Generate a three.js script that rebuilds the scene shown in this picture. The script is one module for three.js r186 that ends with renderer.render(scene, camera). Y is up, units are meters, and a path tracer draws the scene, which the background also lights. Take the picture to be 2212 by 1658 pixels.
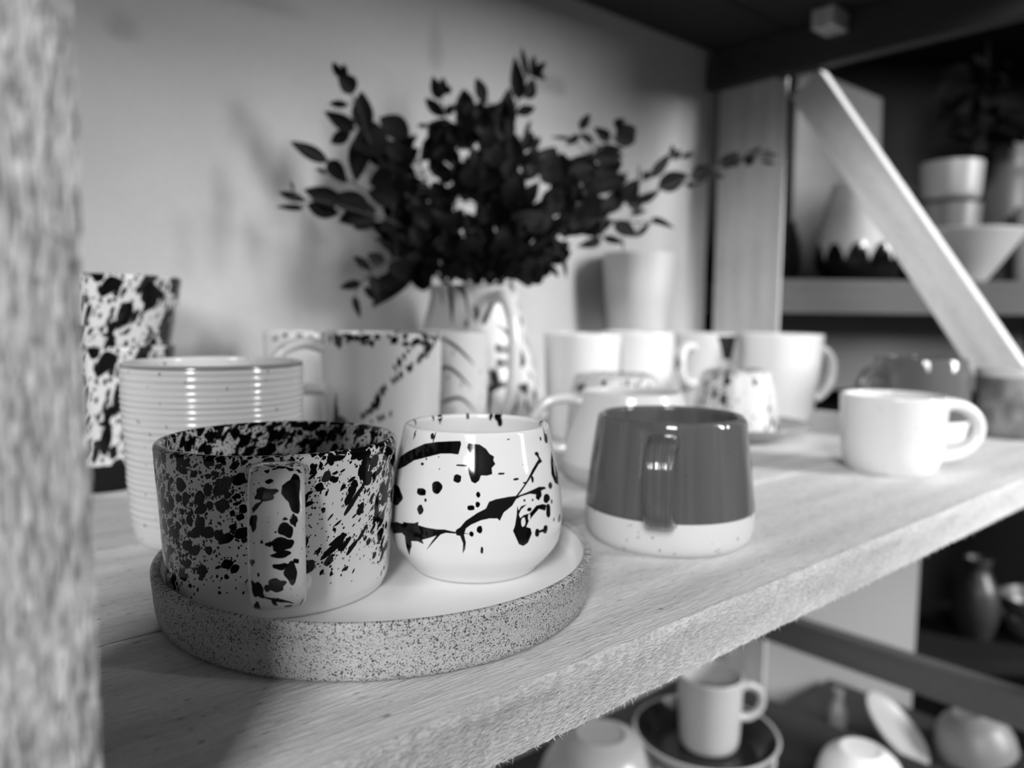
import * as THREE from 'three';
import { RoundedBoxGeometry } from 'three/addons/geometries/RoundedBoxGeometry.js';
import { mergeGeometries } from 'three/addons/utils/BufferGeometryUtils.js';
import { RectAreaLightUniformsLib } from 'three/addons/lights/RectAreaLightUniformsLib.js';

// ---------------------------------------------------------------- camera, daylight, exposure
const scene = new THREE.Scene();
const R = Math.PI / 180;
const camera = new THREE.PerspectiveCamera(2 * Math.atan(829 / 1665) / R, 2212 / 1658, 0.02, 30);
{
  const yaw = 48.8 * R, pitch = 5.06 * R, roll = 0.56 * R;
  const fw = new THREE.Vector3(Math.cos(yaw) * Math.cos(pitch), -Math.sin(pitch), -Math.sin(yaw) * Math.cos(pitch));
  const rt = new THREE.Vector3(Math.sin(yaw), 0, Math.cos(yaw));
  const up = new THREE.Vector3().crossVectors(rt, fw);
  camera.up.copy(up.multiplyScalar(Math.cos(roll)).addScaledVector(rt, -Math.sin(roll)));
  camera.position.set(0, 0.13, 0);
  camera.lookAt(camera.position.clone().add(fw));
  camera.focus = 0.298;
  camera.userData.fStop = 5.6;
}
const renderer = new THREE.WebGLRenderer({ antialias: true });
renderer.toneMapping = THREE.LinearToneMapping;
renderer.toneMappingExposure = 1.14;
renderer.shadowMap.enabled = true;
RectAreaLightUniformsLib.init();
scene.background = new THREE.Color(0.9, 0.9, 0.9);        // an even overcast sky outside the windows
const ROOM = { x0: -2.6, x1: 5.0, y0: -1.05, y1: 2.95, z0: -0.73, z1: 3.3 };
const WINDOWS = [                                          // daylight: one window on the left wall, one on the front wall
  { side: 'left', a0: 1.55, a1: 2.95, y0: 1.1, y1: 2.8, power: 42 },
  { side: 'front', a0: 1.75, a1: 3.0, y0: 0.6, y1: 2.8, power: 50 },
];
for (const w of WINDOWS) {
  const light = new THREE.RectAreaLight(0xffffff, w.power, w.a1 - w.a0 - 0.1, w.y1 - w.y0 - 0.1);
  light.name = 'daylight';
  const m = (w.a0 + w.a1) / 2, y = (w.y0 + w.y1) / 2;
  if (w.side === 'left') { light.position.set(ROOM.x0 - 0.05, y, m); light.lookAt(ROOM.x0 + 1, y, m); }
  else { light.position.set(m, y, ROOM.z1 + 0.05); light.lookAt(m, y, ROOM.z1 - 1); }
  scene.add(light);
}

// ---------------------------------------------------------------- helpers
let seed = 7;
const rnd = () => { seed = (seed + 0x6d2b79f5) | 0; let t = Math.imul(seed ^ (seed >>> 15), 1 | seed); t = (t + Math.imul(t ^ (t >>> 7), 61 | t)) ^ t; return ((t ^ (t >>> 14)) >>> 0) / 4294967296; };
const reseed = (s) => { seed = s * 7919 + 13; for (let i = 0; i < 3; i++) rnd(); };
const rr = (a, b) => a + (b - a) * rnd();
const clamp = (x, a = 0, b = 1) => Math.min(b, Math.max(a, x));
const smooth = (a, b, x) => { const t = clamp((x - a) / (b - a)); return t * t * (3 - 2 * t); };
const used = {};
const numbered = (n) => { const k = used[n] = (used[n] ?? -1) + 1; return k ? n + '_' + String(k).padStart(3, '0') : n; };
function tag(o, label, category, group, kind) {
  if (label) o.userData.label = label;
  if (category) o.userData.category = category;
  if (group) o.userData.group = group;
  if (kind) o.userData.kind = kind;
  return o;
}
function thing(name, label, category, [x, y, z] = [0, 0, 0], group) {
  const o = new THREE.Group(); o.name = numbered(name); o.position.set(x, y, z);
  scene.add(o); return tag(o, label, category, group);
}
function part(name, g, m, parent, label) {
  const o = new THREE.Mesh(g, m); o.name = name; o.castShadow = o.receiveShadow = true;
  parent.add(o); if (label) o.userData.label = label; return o;
}
function structure(name, g, m) {
  const o = g ? new THREE.Mesh(g, m) : new THREE.Group(); o.name = name; o.castShadow = o.receiveShadow = true;
  o.userData.kind = 'structure'; scene.add(o); return o;
}
const gray = (v) => new THREE.Color().setRGB(v, v, v);
const mat = (v, rough, extra = {}) => new THREE.MeshPhysicalMaterial({ color: gray(v), roughness: rough, ...extra });
// a periodic value noise on a lattice of nx by ny cells over the unit square
function lattice(nx, ny) {
  const v = new Float32Array(nx * ny); for (let i = 0; i < v.length; i++) v[i] = rnd();
  return (u, w) => {
    let x = (u - Math.floor(u)) * nx, y = (w - Math.floor(w)) * ny;
    const ix = Math.floor(x) % nx, iy = Math.floor(y) % ny; x -= Math.floor(x); y -= Math.floor(y);
    const s = x * x * (3 - 2 * x), t = y * y * (3 - 2 * y), jx = (ix + 1) % nx, jy = (iy + 1) % ny;
    const a = v[iy * nx + ix] * (1 - s) + v[iy * nx + jx] * s, b = v[jy * nx + ix] * (1 - s) + v[jy * nx + jx] * s;
    return a * (1 - t) + b * t;
  };
}
// one-channel texture from f(u, v) in 0..1 (sRGB for colour, linear for bump)
function dataTex(w, h, f, srgb = true) {
  const d = new Uint8Array(w * h * 4);
  for (let j = 0; j < h; j++) for (let i = 0; i < w; i++) {
    const q = clamp(f((i + 0.5) / w, (j + 0.5) / h)) * 255, k = (j * w + i) * 4;
    d[k] = d[k + 1] = d[k + 2] = q; d[k + 3] = 255;
  }
  const t = new THREE.DataTexture(d, w, h, THREE.RGBAFormat);
  t.wrapS = t.wrapT = THREE.RepeatWrapping; t.magFilter = t.minFilter = THREE.LinearFilter;
  if (srgb) t.colorSpace = THREE.SRGBColorSpace;
  t.needsUpdate = true; return t;
}
function canvasTex(w, h, draw) {
  const c = document.createElement('canvas'); c.width = w; c.height = h;
  draw(c.getContext('2d'), w, h);
  const t = new THREE.CanvasTexture(c); t.wrapS = t.wrapT = THREE.RepeatWrapping; t.colorSpace = THREE.SRGBColorSpace; return t;
}

// ---------------------------------------------------------------- wood
reseed(1);
function woodTextures(w, h, o) {
  const big = lattice(3, 4), mid = lattice(10, 26), fib = lattice(o.fx, o.fy), fib2 = lattice(o.fx * 2, Math.round(o.fy * 1.9)), pore = lattice(o.fx * 1.5 | 0, o.fy), dot = lattice(w / 3 | 0, h / 2 | 0);
  const f = (u, v) => {
    const warp = 0.05 * big(u, v) + 0.012 * mid(u, v);
    const ring = Math.sin((v + warp) * 2 * Math.PI * o.rings);
    return { ring, a: fib(u, v + warp * 0.2), b: fib2(u, v + warp * 0.2), m: mid(u, v), g: big(u, v), p: pore(u, v), d: dot(u, v) };
  };
  const map = dataTex(w, h, (u, v) => {
    const q = f(u, v);
    let c = o.base + o.ringAmp * q.ring + o.fibAmp * (q.a - 0.5) + o.fibAmp * 0.6 * (q.b - 0.5) + 0.05 * (q.g - 0.5) + 0.05 * (q.m - 0.5) + o.dotAmp * (q.d - 0.5);
    if (q.p > o.pore) c -= o.poreAmp * smooth(o.pore, 1, q.p);
    return o.extra ? o.extra(u, v, c) : c;
  });
  const bump = dataTex(w, h, (u, v) => { const q = f(u, v); return 0.5 + 0.12 * q.ring + 0.5 * (q.a - 0.5) + 0.35 * (q.b - 0.5) + 0.2 * (q.d - 0.5); }, false);
  return { map, bump };
}
const plankWood = woodTextures(2048, 1024, { fx: 70, fy: 380, rings: 9, base: 0.83, ringAmp: 0.018, fibAmp: 0.07, pore: 0.86, poreAmp: 0.3, dotAmp: 0.05 });
// the rough sawn front post: u runs up the post (0.26 m), v across it (0.13 m); it has a hair crack and a dark knot
const postWood = woodTextures(2048, 1024, {
  fx: 60, fy: 150, rings: 4, base: 0.74, ringAmp: 0.015, fibAmp: 0.3, pore: 0.78, poreAmp: 0.3, dotAmp: 0.1,
  extra(u, v, c) {
    const y = u * 0.26, x = v * 0.13;
    const along = clamp((x - 0.1205) / 0.0085), crack = Math.abs(y - (0.1482 - 0.0055 * along));
    if (x > 0.1195 && crack < 0.0005) c -= 0.3 * (1 - crack / 0.0005) * (0.4 + 0.6 * along);
    const k = Math.hypot((x - 0.128) / 0.02, (y - 0.028) / 0.0105);
    if (k < 1) c -= (0.3 + 0.1 * Math.sin(k * 22)) * smooth(1, 0.75, k);
    return c;
  },
});
const sawn = woodTextures(2048, 1024, { fx: 150, fy: 220, rings: 5, base: 0.76, ringAmp: 0.02, fibAmp: 0.13, pore: 0.86, poreAmp: 0.15, dotAmp: 0.06 });
for (const t of [sawn.map, sawn.bump]) t.repeat.set(2, 2);
const M = {
  shadedTopPlank: mat(0.016, 0.8, { map: plankWood.map, bumpMap: plankWood.bump, bumpScale: 0.0004 }),  // shade below the top shelf put into the wood colour
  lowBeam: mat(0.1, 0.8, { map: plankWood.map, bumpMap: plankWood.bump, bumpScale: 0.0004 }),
  shadedTopBeam: mat(0.05, 0.8, { map: plankWood.map, bumpMap: plankWood.bump, bumpScale: 0.0004 }),  // same wood, darkened for the shade under the top boards
  plank: mat(0.9, 0.72, { map: plankWood.map, bumpMap: plankWood.bump, bumpScale: 0.0004 }),
  sawn: mat(0.84, 0.9, { map: sawn.map, bumpMap: sawn.bump, bumpScale: 0.0005 }),
  post: mat(1.0, 0.9, { map: postWood.map, bumpMap: postWood.bump, bumpScale: 0.0009 }),
  beam: mat(0.72, 0.85, { map: plankWood.map, bumpMap: plankWood.bump, bumpScale: 0.0002 }),
  shadedWood: mat(0.03, 0.7, { map: plankWood.map, bumpMap: plankWood.bump, bumpScale: 0.0005 }),  // shade of the lower shelf and bench put into the colour
  unlitBlack: mat(0.012, 0.9, { specularIntensity: 0.2 }),  // near-black colour carries the shade inside the cabinet
  screw: mat(0.02, 0.5),
};
// uv in metres by the face a point lies on, the grain along one axis, divided by the size of one repeat
function grainUV(g, axis, su, sv, off = [0, 0]) {
  if (!g.index) { /* faces are separate already */ }
  const p = g.attributes.position, n = g.attributes.normal, uv = new Float32Array(p.count * 2);
  for (let i = 0; i < p.count; i++) {
    const q = [p.getX(i), p.getY(i), p.getZ(i)], m = [Math.abs(n.getX(i)), Math.abs(n.getY(i)), Math.abs(n.getZ(i))];
    const face = m.indexOf(Math.max(...m)), others = [0, 1, 2].filter((k) => k !== axis);
    const across = face === axis ? others : [axis, others.find((k) => k !== face) ?? others[0]];
    uv[2 * i] = q[across[0]] / su + off[0]; uv[2 * i + 1] = q[across[1]] / sv + off[1] + (face === others[0] ? 0.37 : 0);
  }
  g.setAttribute('uv', new THREE.BufferAttribute(uv, 2)); return g;
}
// a sawn board from its lowest to its highest corner
function board([x0, y0, z0], [x1, y1, z1], axis, r = 0.0012) {
  const g = new RoundedBoxGeometry(x1 - x0, y1 - y0, z1 - z0, 2, Math.min(r, (x1 - x0) / 3, (y1 - y0) / 3, (z1 - z0) / 3));
  grainUV(g, axis, 0.6, 0.26, [rnd(), rnd()]);
  g.translate((x0 + x1) / 2, (y0 + y1) / 2, (z0 + z1) / 2); return g;
}

// ---------------------------------------------------------------- the room
const plasterA = lattice(5, 4), plasterB = lattice(24, 20), plasterC = lattice(300, 260), plasterD = lattice(90, 80);
const plaster = mat(0.9, 0.9, {
  map: dataTex(1024, 1024, (u, v) => 0.74 + 0.07 * (plasterA(u, v) - 0.5) + 0.03 * (plasterB(u, v) - 0.5) + 0.012 * (plasterC(u, v) - 0.5) - 0.09 * smooth(0.86, 1, plasterB(v + 0.3, u))),
  bumpMap: dataTex(512, 512, (u, v) => 0.5 * plasterC(u, v) + 0.5 * plasterD(u, v), false), bumpScale: 0.0006,
});
const paint = mat(0.06, 0.9), floorMat = mat(0.04, 0.7), frameMat = mat(0.55, 0.5);
const boxG = (x0, y0, z0, x1, y1, z1) => { const g = new THREE.BoxGeometry(x1 - x0, y1 - y0, z1 - z0); g.translate((x0 + x1) / 2, (y0 + y1) / 2, (z0 + z1) / 2); return g; };
const { x0, x1, y0, y1, z0, z1 } = ROOM, T = 0.12, ALCOVE = 1.065, ZFAR = -1.7;
{
  const g = boxG(x0, y0, z0 - 0.1, ALCOVE - 0.02, y1, z0);
  const uv = g.attributes.uv, p = g.attributes.position;
  for (let i = 0; i < p.count; i++) uv.setXY(i, p.getX(i) / 1.3, p.getY(i) / 1.3);
  structure('wall_back', g, plaster);
  structure('wall_alcove', mergeGeometries([boxG(ALCOVE - 0.12, y0, ZFAR, ALCOVE - 0.02, y1, z0 - 0.1), boxG(ALCOVE - 0.12, y0, ZFAR - T, x1 + T, y1, ZFAR)]), paint);
  structure('wall_right', boxG(x1, y0, ZFAR, x1 + T, y1, z1 + T), paint);
  const L = WINDOWS[0], F = WINDOWS[1];
  structure('wall_left', mergeGeometries([boxG(x0 - T, y0, z0 - 0.1, x0, y1, L.a0), boxG(x0 - T, y0, L.a1, x0, y1, z1 + T), boxG(x0 - T, y0, L.a0, x0, L.y0, L.a1), boxG(x0 - T, L.y1, L.a0, x0, y1, L.a1)]), paint);
  structure('wall_front', mergeGeometries([boxG(x0, y0, z1, F.a0, y1, z1 + T), boxG(F.a1, y0, z1, x1, y1, z1 + T), boxG(F.a0, y0, z1, F.a1, F.y0, z1 + T), boxG(F.a0, F.y1, z1, F.a1, y1, z1 + T)]), paint);
  structure('wall_added_shade', boxG(1.0, y0, 1.07, 1.12, y1, z1), paint);  // added partition, out of view, shades the left end of the shelf
  structure('floor', boxG(x0 - T, y0 - 0.1, ZFAR - T, x1 + T, y0, z1 + T), floorMat);
  structure('ceiling', boxG(x0 - T, y1, ZFAR - T, x1 + T, y1 + 0.1, z1 + T), paint);
  const glass = new THREE.MeshPhysicalMaterial({ color: 0xffffff, roughness: 0, transmission: 1, thickness: 0, ior: 1.5 });
  WINDOWS.forEach((w, k) => {
    const win = structure('window_' + (k + 1));
    const b = (a0, ya, a1, yb, d0, d1) => (w.side === 'left' ? boxG(x0 - d1, ya, a0, x0 - d0, yb, a1) : boxG(a0, ya, z1 + d0, a1, yb, z1 + d1));
    const m = (w.a0 + w.a1) / 2, f = 0.05;
    part('window_frame', mergeGeometries([b(w.a0, w.y0, w.a0 + f, w.y1, 0, 0.1), b(w.a1 - f, w.y0, w.a1, w.y1, 0, 0.1), b(w.a0 + f, w.y0, w.a1 - f, w.y0 + f, 0, 0.1), b(w.a0 + f, w.y1 - f, w.a1 - f, w.y1, 0, 0.1)]), frameMat, win);
    part('mullion', b(m - 0.02, w.y0 + f, m + 0.02, w.y1 - f, 0.0, 0.03), frameMat, win);
    part('mullion', b(w.a0 + f, w.y0 + 0.85, w.a1 - f, w.y0 + 0.89, 0.0, 0.03), frameMat, win);
    part('window_pane', b(w.a0 + f, w.y0 + f, w.a1 - f, w.y1 - f, 0.08, 0.084), glass, win);
    part('window_sill', w.side === 'left' ? boxG(x0, w.y0 - 0.03, w.a0 - 0.03, x0 + 0.05, w.y0, w.a1 + 0.03) : boxG(w.a0 - 0.03, w.y0 - 0.03, z1 - 0.05, w.a1 + 0.03, w.y0, z1), frameMat, win);
  });
}

// ---------------------------------------------------------------- the shelf unit
const wobA = lattice(160, 4), wobB = lattice(900, 8);
{
  const unit = thing('wooden_shelf_unit', 'pale rough-sawn timber shelf unit holding the pottery against the plaster wall', 'shelf unit');
  reseed(3);
  const XL = -0.95, XR = 1.048, zs = [-0.193, -0.3255, -0.458, -0.5905], W = 0.1295;
  // front plank of the middle shelf: its sawn front face is uneven and its lower edge ragged
  {
    const g = new THREE.BoxGeometry(XR - XL, 0.0245, W, 1000, 8, 10); g.translate((XL + XR) / 2, -0.01225, zs[0] - W / 2);
    grainUV(g, 0, 0.6, 0.26, [0.1, 0.2]);
    const p = g.attributes.position;
    for (let i = 0; i < p.count; i++) {
      const x = p.getX(i), y = p.getY(i), z = p.getZ(i), u = (x - XL) / (XR - XL), front = smooth(zs[0] - 0.02, zs[0], z), low = smooth(-0.014, -0.0245, y);
      const a = wobA(u, y / 0.0245 + 2) - 0.5, b = wobB(u, y / 0.012 + 3) - 0.5;
      p.setZ(i, z + front * (0.0009 * a + 0.0009 * b - 0.0012 * smooth(-0.0025, 0, y)));
      p.setY(i, y + front * low * (0.0012 * a + 0.0016 * b));
    }
    g.computeVertexNormals();
    const plank = part("shelf_plank", g, [M.plank, M.plank, M.plank, M.plank, M.sawn, M.plank], unit, 'front plank with a fuzzy saw-cut edge');
    // splinters torn up by the saw along the edge
    const cone = new THREE.ConeGeometry(0.00016, 1, 4); cone.translate(0, 0.5, 0);
    const N = 900, inst = new THREE.InstancedMesh(cone, mat(0.72, 0.8), N), q = new THREE.Quaternion(), m = new THREE.Matrix4();
    for (let i = 0; i < N; i++) {
      const edge = rnd() < 0.42, x = 0.04 + 0.85 * Math.pow(rnd(), 1.4), len = edge ? rr(0.001, 0.0035) * (rnd() < 0.12 ? 1.6 : 1) : rr(0.001, 0.003);
      const y = edge ? -0.0242 : rr(-0.0235, -0.002), d = new THREE.Vector3(rr(-0.8, 0.8), edge ? rr(-1, -0.3) : rr(-0.6, 0.9), rr(0.05, edge ? 0.5 : 0.5)).normalize();
      q.setFromUnitVectors(new THREE.Vector3(0, 1, 0), d);
      m.compose(new THREE.Vector3(x, y, zs[0] - 0.0004), q, new THREE.Vector3(rr(0.6, 1.1), len, rr(0.6, 1.1))); inst.setMatrixAt(i, m);
    }
    inst.name = 'splinters'; inst.userData.kind = 'stuff'; inst.castShadow = true; plank.add(inst);
  }
  for (const z of zs.slice(1)) part('shelf_plank', board([XL, -0.0245 + rr(-0.0004, 0), z - W], [XR, rr(-0.0004, 0), z], 0), M.plank, unit);
  for (const z of zs) {
    part('shelf_plank', board([XL, 0.533, z - W], [1.075, 0.5575, z], 0), M.shadedTopPlank, unit, 'board of the top shelf, its shade painted dark');
    part('shelf_plank', board([XL, -0.4745, z - W], [XR, -0.45, z], 0), M.shadedWood, unit, 'board of the lower shelf, its shade painted dark');
  }
  // front left post, its broad rough face to the viewer
  {
    const X0 = -0.093, X1 = 0.0368, g = new THREE.BoxGeometry(X1 - X0, 1.6, 0.024, 20, 900, 3); g.translate((X0 + X1) / 2, -0.245, -0.1805);
    const p = g.attributes.position, uv = g.attributes.uv;
    for (let i = 0; i < p.count; i++) {
      const x = p.getX(i), y = p.getY(i), z = p.getZ(i);
      uv.setXY(i, y / 0.26, (x - X0 + (z + 0.17) * 1.1) / 0.13);
      const e = smooth(X1 - 0.004, X1, x), t = (y + 1.05) / 1.6;
      p.setX(i, x + e * (0.0006 * (wobB(t, 0.3) - 0.5) + 0.0007 * (wobA(t, 0.1) - 0.5)));
      if (z > -0.175) p.setZ(i, z - 0.0016 * smooth(X1 - 0.002, X1, x));
    }
    g.computeVertexNormals();
    part('post', g, M.post, unit, 'front post with a short crack and a dark knot');
  }
  part('post', board([1.05, y0, -0.716], [1.0545, 0.533, -0.603], 1), M.beam, unit);
  part('post', board([-0.093, y0, -0.7245], [0.0368, 0.533, -0.722 + 0.0], 1), M.beam, unit);
  part('post', board([-0.95, y0, -0.1925], [-0.82, 0.533, -0.1685], 1), M.beam, unit);
  part('post', board([1.05, y0, -0.193], [1.074, 0.533, -0.067], 1), M.beam, unit);
  // cross beams at the right end: under the top shelf (two lengths meeting in a slanted joint), under the middle shelf, and low down
  const slant = (a0, a1, b0, b1, yb, yt, X0, X1) => {       // side view in (z, y): bottom from a0 to a1, top from b0 to b1
    const s = new THREE.Shape([new THREE.Vector2(a0, yb), new THREE.Vector2(a1, yb), new THREE.Vector2(b1, yt), new THREE.Vector2(b0, yt)]);
    const g = new THREE.ExtrudeGeometry(s, { depth: X1 - X0 - 0.002, bevelEnabled: true, bevelSize: 0.001, bevelThickness: 0.001, bevelSegments: 1 });
    g.rotateY(-Math.PI / 2); g.translate(X1 - 0.001, 0, 0); return grainUV(g, 2, 0.6, 0.26, [rnd(), rnd()]);
  };
  const beamA = part('beam', slant(-0.728, -0.613, -0.728, -0.556, 0.48, 0.532, 1.03, 1.05), M.shadedTopBeam, unit, 'cross beam with shade in its dark colour');
  part('beam', slant(-0.611, -0.05, -0.554, -0.05, 0.475, 0.532, 1.026, 1.05), M.shadedTopBeam, unit, 'cross beam with shade in its dark colour');
  for (const z of [-0.69, -0.645]) { const g = new THREE.CylinderGeometry(0.0045, 0.0045, 0.003, 20); g.rotateZ(Math.PI / 2); g.translate(1.029, 0.508, z); part('screw', g, M.screw, beamA); }
  part('batten', board([0.985, 0.508, -0.535], [1.028, 0.5325, -0.505], 0), M.beam, unit);
  part('beam', board([1.026, -0.0745, -0.722], [1.048, -0.025, -0.2], 2), M.beam, unit);
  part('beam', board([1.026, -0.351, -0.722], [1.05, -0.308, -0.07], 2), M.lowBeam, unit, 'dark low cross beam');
  part('beam', board([1.026, -0.53, -0.722], [1.048, -0.475, -0.2], 2), M.beam, unit);
  // diagonal braces of the right end frame
  for (const [ya, za, yb, zb, w] of [[0.462, -0.577, -0.02, -0.252, 0.052]]) {
    const L = Math.hypot(yb - ya, zb - za), g = new RoundedBoxGeometry(0.022, L, w, 2, 0.0012);
    grainUV(g, 1, 0.6, 0.26, [0.33, 0.1]);
    g.rotateX(Math.atan2(zb - za, yb - ya)); g.translate(1.063, (ya + yb) / 2, (za + zb) / 2);
    part('brace', g, M.plank, unit);
  }
}

// ---------------------------------------------------------------- pottery: shapes
const V2 = (a) => a.map(([r, h]) => new THREE.Vector2(r, h));
function curve(pts, n = 40) { return new THREE.SplineCurve(V2(pts)).getSpacedPoints(n); }
// closed profile of a vessel: underside, foot, outer wall, rounded lip, inner wall, inner floor; v runs along it by length
function vessel(outer, { wall = 0.004, floor = 0.006, n = 44, ridges } = {}) {
  const out = curve(outer, ridges ? 400 : n), [r0, h0] = outer[0], top = out[out.length - 1];
  const o2 = ridges ? out.map((p) => new THREE.Vector2(p.x + ridges(p.y), p.y)) : out;
  const pts = [[0, h0 + 0.0012], [r0 - 0.005, h0 + 0.0012], [r0 - 0.0042, h0], [r0 - 0.0012, h0]].map(([r, h]) => new THREE.Vector2(Math.max(r, 0), h));
  const i0 = pts.length; pts.push(...o2); const i1 = pts.length - 1;
  for (let k = 1; k < 8; k++) { const a = (k / 8) * Math.PI; pts.push(new THREE.Vector2(top.x - wall / 2 + (wall / 2) * Math.cos(a), top.y + (wall / 2) * Math.sin(a))); }
  const inner = out.filter((p) => p.y > h0 + floor + 0.004).map((p) => new THREE.Vector2(p.x - wall, p.y)).reverse();
  const step = ridges ? 8 : 1; for (let k = 0; k < inner.length; k += step) pts.push(inner[k]);
  const last = inner[inner.length - 1];
  for (let k = 1; k <= 6; k++) { const a = (k / 6) * Math.PI / 2, q = 0.004; pts.push(new THREE.Vector2(last.x - q * (1 - Math.cos(a)), h0 + floor + q * (1 - Math.sin(a)))); }
  pts.push(new THREE.Vector2(0, h0 + floor));
  const len = [0]; for (let k = 1; k < pts.length; k++) len.push(len[k - 1] + pts[k].distanceTo(pts[k - 1]));
  const total = len[len.length - 1];
  // v of a height on the outer wall, and of one on the inner wall
  const vOut = (h) => { for (let k = i0; k < i1; k++) if (pts[k + 1].y >= h) return (len[k] + (len[k + 1] - len[k]) * clamp((h - pts[k].y) / (pts[k + 1].y - pts[k].y || 1))) / total; return len[i1] / total; };
  const vIn = (h) => { for (let k = i1 + 8; k < pts.length - 1; k++) if (pts[k + 1].y <= h) return len[k] / total; return 1; };
  return { pts, v: len.map((l) => l / total), total, vOut, vIn, rim: len[i1] / total, i0, i1 };
}
function lathe(pts, v, seg = 128) {
  const g = new THREE.LatheGeometry(pts, seg), uv = g.attributes.uv, n = pts.length;
  for (let i = 0; i < uv.count; i++) uv.setY(i, v ? v[i % n] : uv.getY(i));
  return g;
}
const whole = (p, seg) => lathe(p.pts, p.v, seg);
// a vessel parted at height h into its glazed upper and its bare lower part
function split(p, h, lift = 0.0004) {
  let k = p.i0; while (p.pts[k].y < h) k++;
  const low = p.pts.slice(0, k + 1), lv = p.v.slice(0, k + 1);
  const up = p.pts.slice(k).map((q, j) => new THREE.Vector2(q.x + (k + j <= p.i1 ? lift : 0), q.y)); up.unshift(new THREE.Vector2(p.pts[k].x - 0.0005, p.pts[k].y - 0.0002));
  return [lathe(low, lv), lathe(up, [p.v[k], ...p.v.slice(k)])];
}
// strap handle: path in (distance from axis, height), swept with a rounded cross-section, turned to azimuth phi (degrees from +z to +x)
function handle(path, w, t, phi, { pow = 2.6, n = 60, flare = 0.25 } = {}) {
  const c = new THREE.CatmullRomCurve3(path.map(([r, h]) => new THREE.Vector3(0, h, r)), false, 'centripetal'), P = c.getSpacedPoints(n), K = 24;
  const pos = [], uv = [], idx = [];
  for (let i = 0; i <= n; i++) {
    const a = P[Math.max(0, i - 1)], b = P[Math.min(n, i + 1)], ty = b.y - a.y, tz = b.z - a.z, l = Math.hypot(ty, tz), ny = tz / l * -1, nz = ty / l;
    const e = Math.abs(i / n - 0.5) * 2, k = 1 + flare * Math.pow(e, 6);
    for (let j = 0; j <= K; j++) {
      const q = (j / K) * 2 * Math.PI, cx = Math.cos(q), sy = Math.sin(q);
      const x = Math.sign(cx) * Math.pow(Math.abs(cx), 2 / pow) * w / 2 * k, s = Math.sign(sy) * Math.pow(Math.abs(sy), 2 / pow) * t / 2 * k;
      pos.push(x, P[i].y + ny * s, P[i].z + nz * s); uv.push(j / K, i / n);
    }
  }
  for (let i = 0; i < n; i++) for (let j = 0; j < K; j++) { const a = i * (K + 1) + j, b = a + K + 1; idx.push(a, a + 1, b, b, a + 1, b + 1); }
  const g = new THREE.BufferGeometry();
  g.setAttribute('position', new THREE.Float32BufferAttribute(pos, 3)); g.setAttribute('uv', new THREE.Float32BufferAttribute(uv, 2)); g.setIndex(idx);
  g.computeVertexNormals(); g.rotateY(phi * R); return g;
}

// ---------------------------------------------------------------- pottery: glazes
const WHITE = '#ebebeb', INK = '#0a0a0a';
const glaze = (v, rough = 0.12, extra = {}) => mat(v, rough, { ior: 1.5, ...extra });
const inked = (map, rough = 0.1, extra = {}) => new THREE.MeshPhysicalMaterial({ color: gray(0.78), map, roughness: rough, ...extra });
function blot(c, x, y, rx, ry, turn = 0, rough = 0.18, fill = INK) {
  const n = 22, ph = rr(0, 6.28), p2 = rr(0, 6.28), k = 2 + Math.floor(rnd() * 3);
  c.save(); c.translate(x, y); c.rotate(turn); c.fillStyle = fill; c.beginPath();
  for (let i = 0; i <= n; i++) { const a = (i / n) * 2 * Math.PI, q = 1 + rough * (Math.sin(k * a + ph) + 0.6 * Math.sin((k + 2) * a + p2)); c[i ? 'lineTo' : 'moveTo'](Math.cos(a) * rx * q, Math.sin(a) * ry * q); }
  c.closePath(); c.fill(); c.restore();
}
// splash: drops at x in [0, w], wrapped round the seam
function wrapBlot(c, w, x, ...rest) { const s = seed; blot(c, x, ...rest); for (const dx of [-w, w]) if (x + dx > -200 && x + dx < w + 200) { seed = s; blot(c, x + dx, ...rest); } }
function splatter(c, w, h, { count, small, big, stretch = 0.5, turn = 0.6, keep = () => 1, px = 1 }) {
  for (let i = 0; i < count; i++) {
    const x = rnd() * w, y = rnd() * h; if (rnd() > keep(x / w, y / h)) continue;
    const r = px * small * Math.pow(big / small, Math.pow(rnd(), 2.6)), e = 1 + stretch * rnd() * rnd() * 4, a = -turn + rr(-0.5, 0.5);
    wrapBlot(c, w, x, y, r * Math.sqrt(e), r / Math.sqrt(e), a, r > 6 * px ? 0.24 : 0.08, rnd() < 0.1 ? '#2c2c2c' : INK);
    if (r > big * px * 0.35) for (let k = 0; k < 5; k++) { const d = r * rr(1.2, 2.6), b = rr(0, 6.28); wrapBlot(c, w, x + Math.cos(b) * d, y + Math.sin(b) * d, r * rr(0.1, 0.28), r * rr(0.1, 0.22), b, 0.1); }
  }
}
const fillWhite = (c, w, h, f = WHITE) => { c.fillStyle = f; c.fillRect(0, 0, w, h); };
function stroke(c, pts, width, taper = 1, col = INK, sx = 1, sy = 1) {     // a brushed line whose width swells and thins
  const cv = new THREE.SplineCurve(pts.map(([x, y]) => new THREE.Vector2(x, y))), P = cv.getSpacedPoints(90);
  c.fillStyle = col;
  P.forEach((p, i) => { const t = i / 90, r = width * (taper ? Math.pow(Math.sin(Math.PI * clamp(t * 0.94 + 0.05)), 0.6) * (1 - 0.6 * t) : 1) * rr(0.88, 1.12); c.beginPath(); c.ellipse(p.x, p.y, Math.max(0.5, r * sx), Math.max(0.5, r * sy), 0, 0, 6.3); c.fill(); });
}

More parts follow.
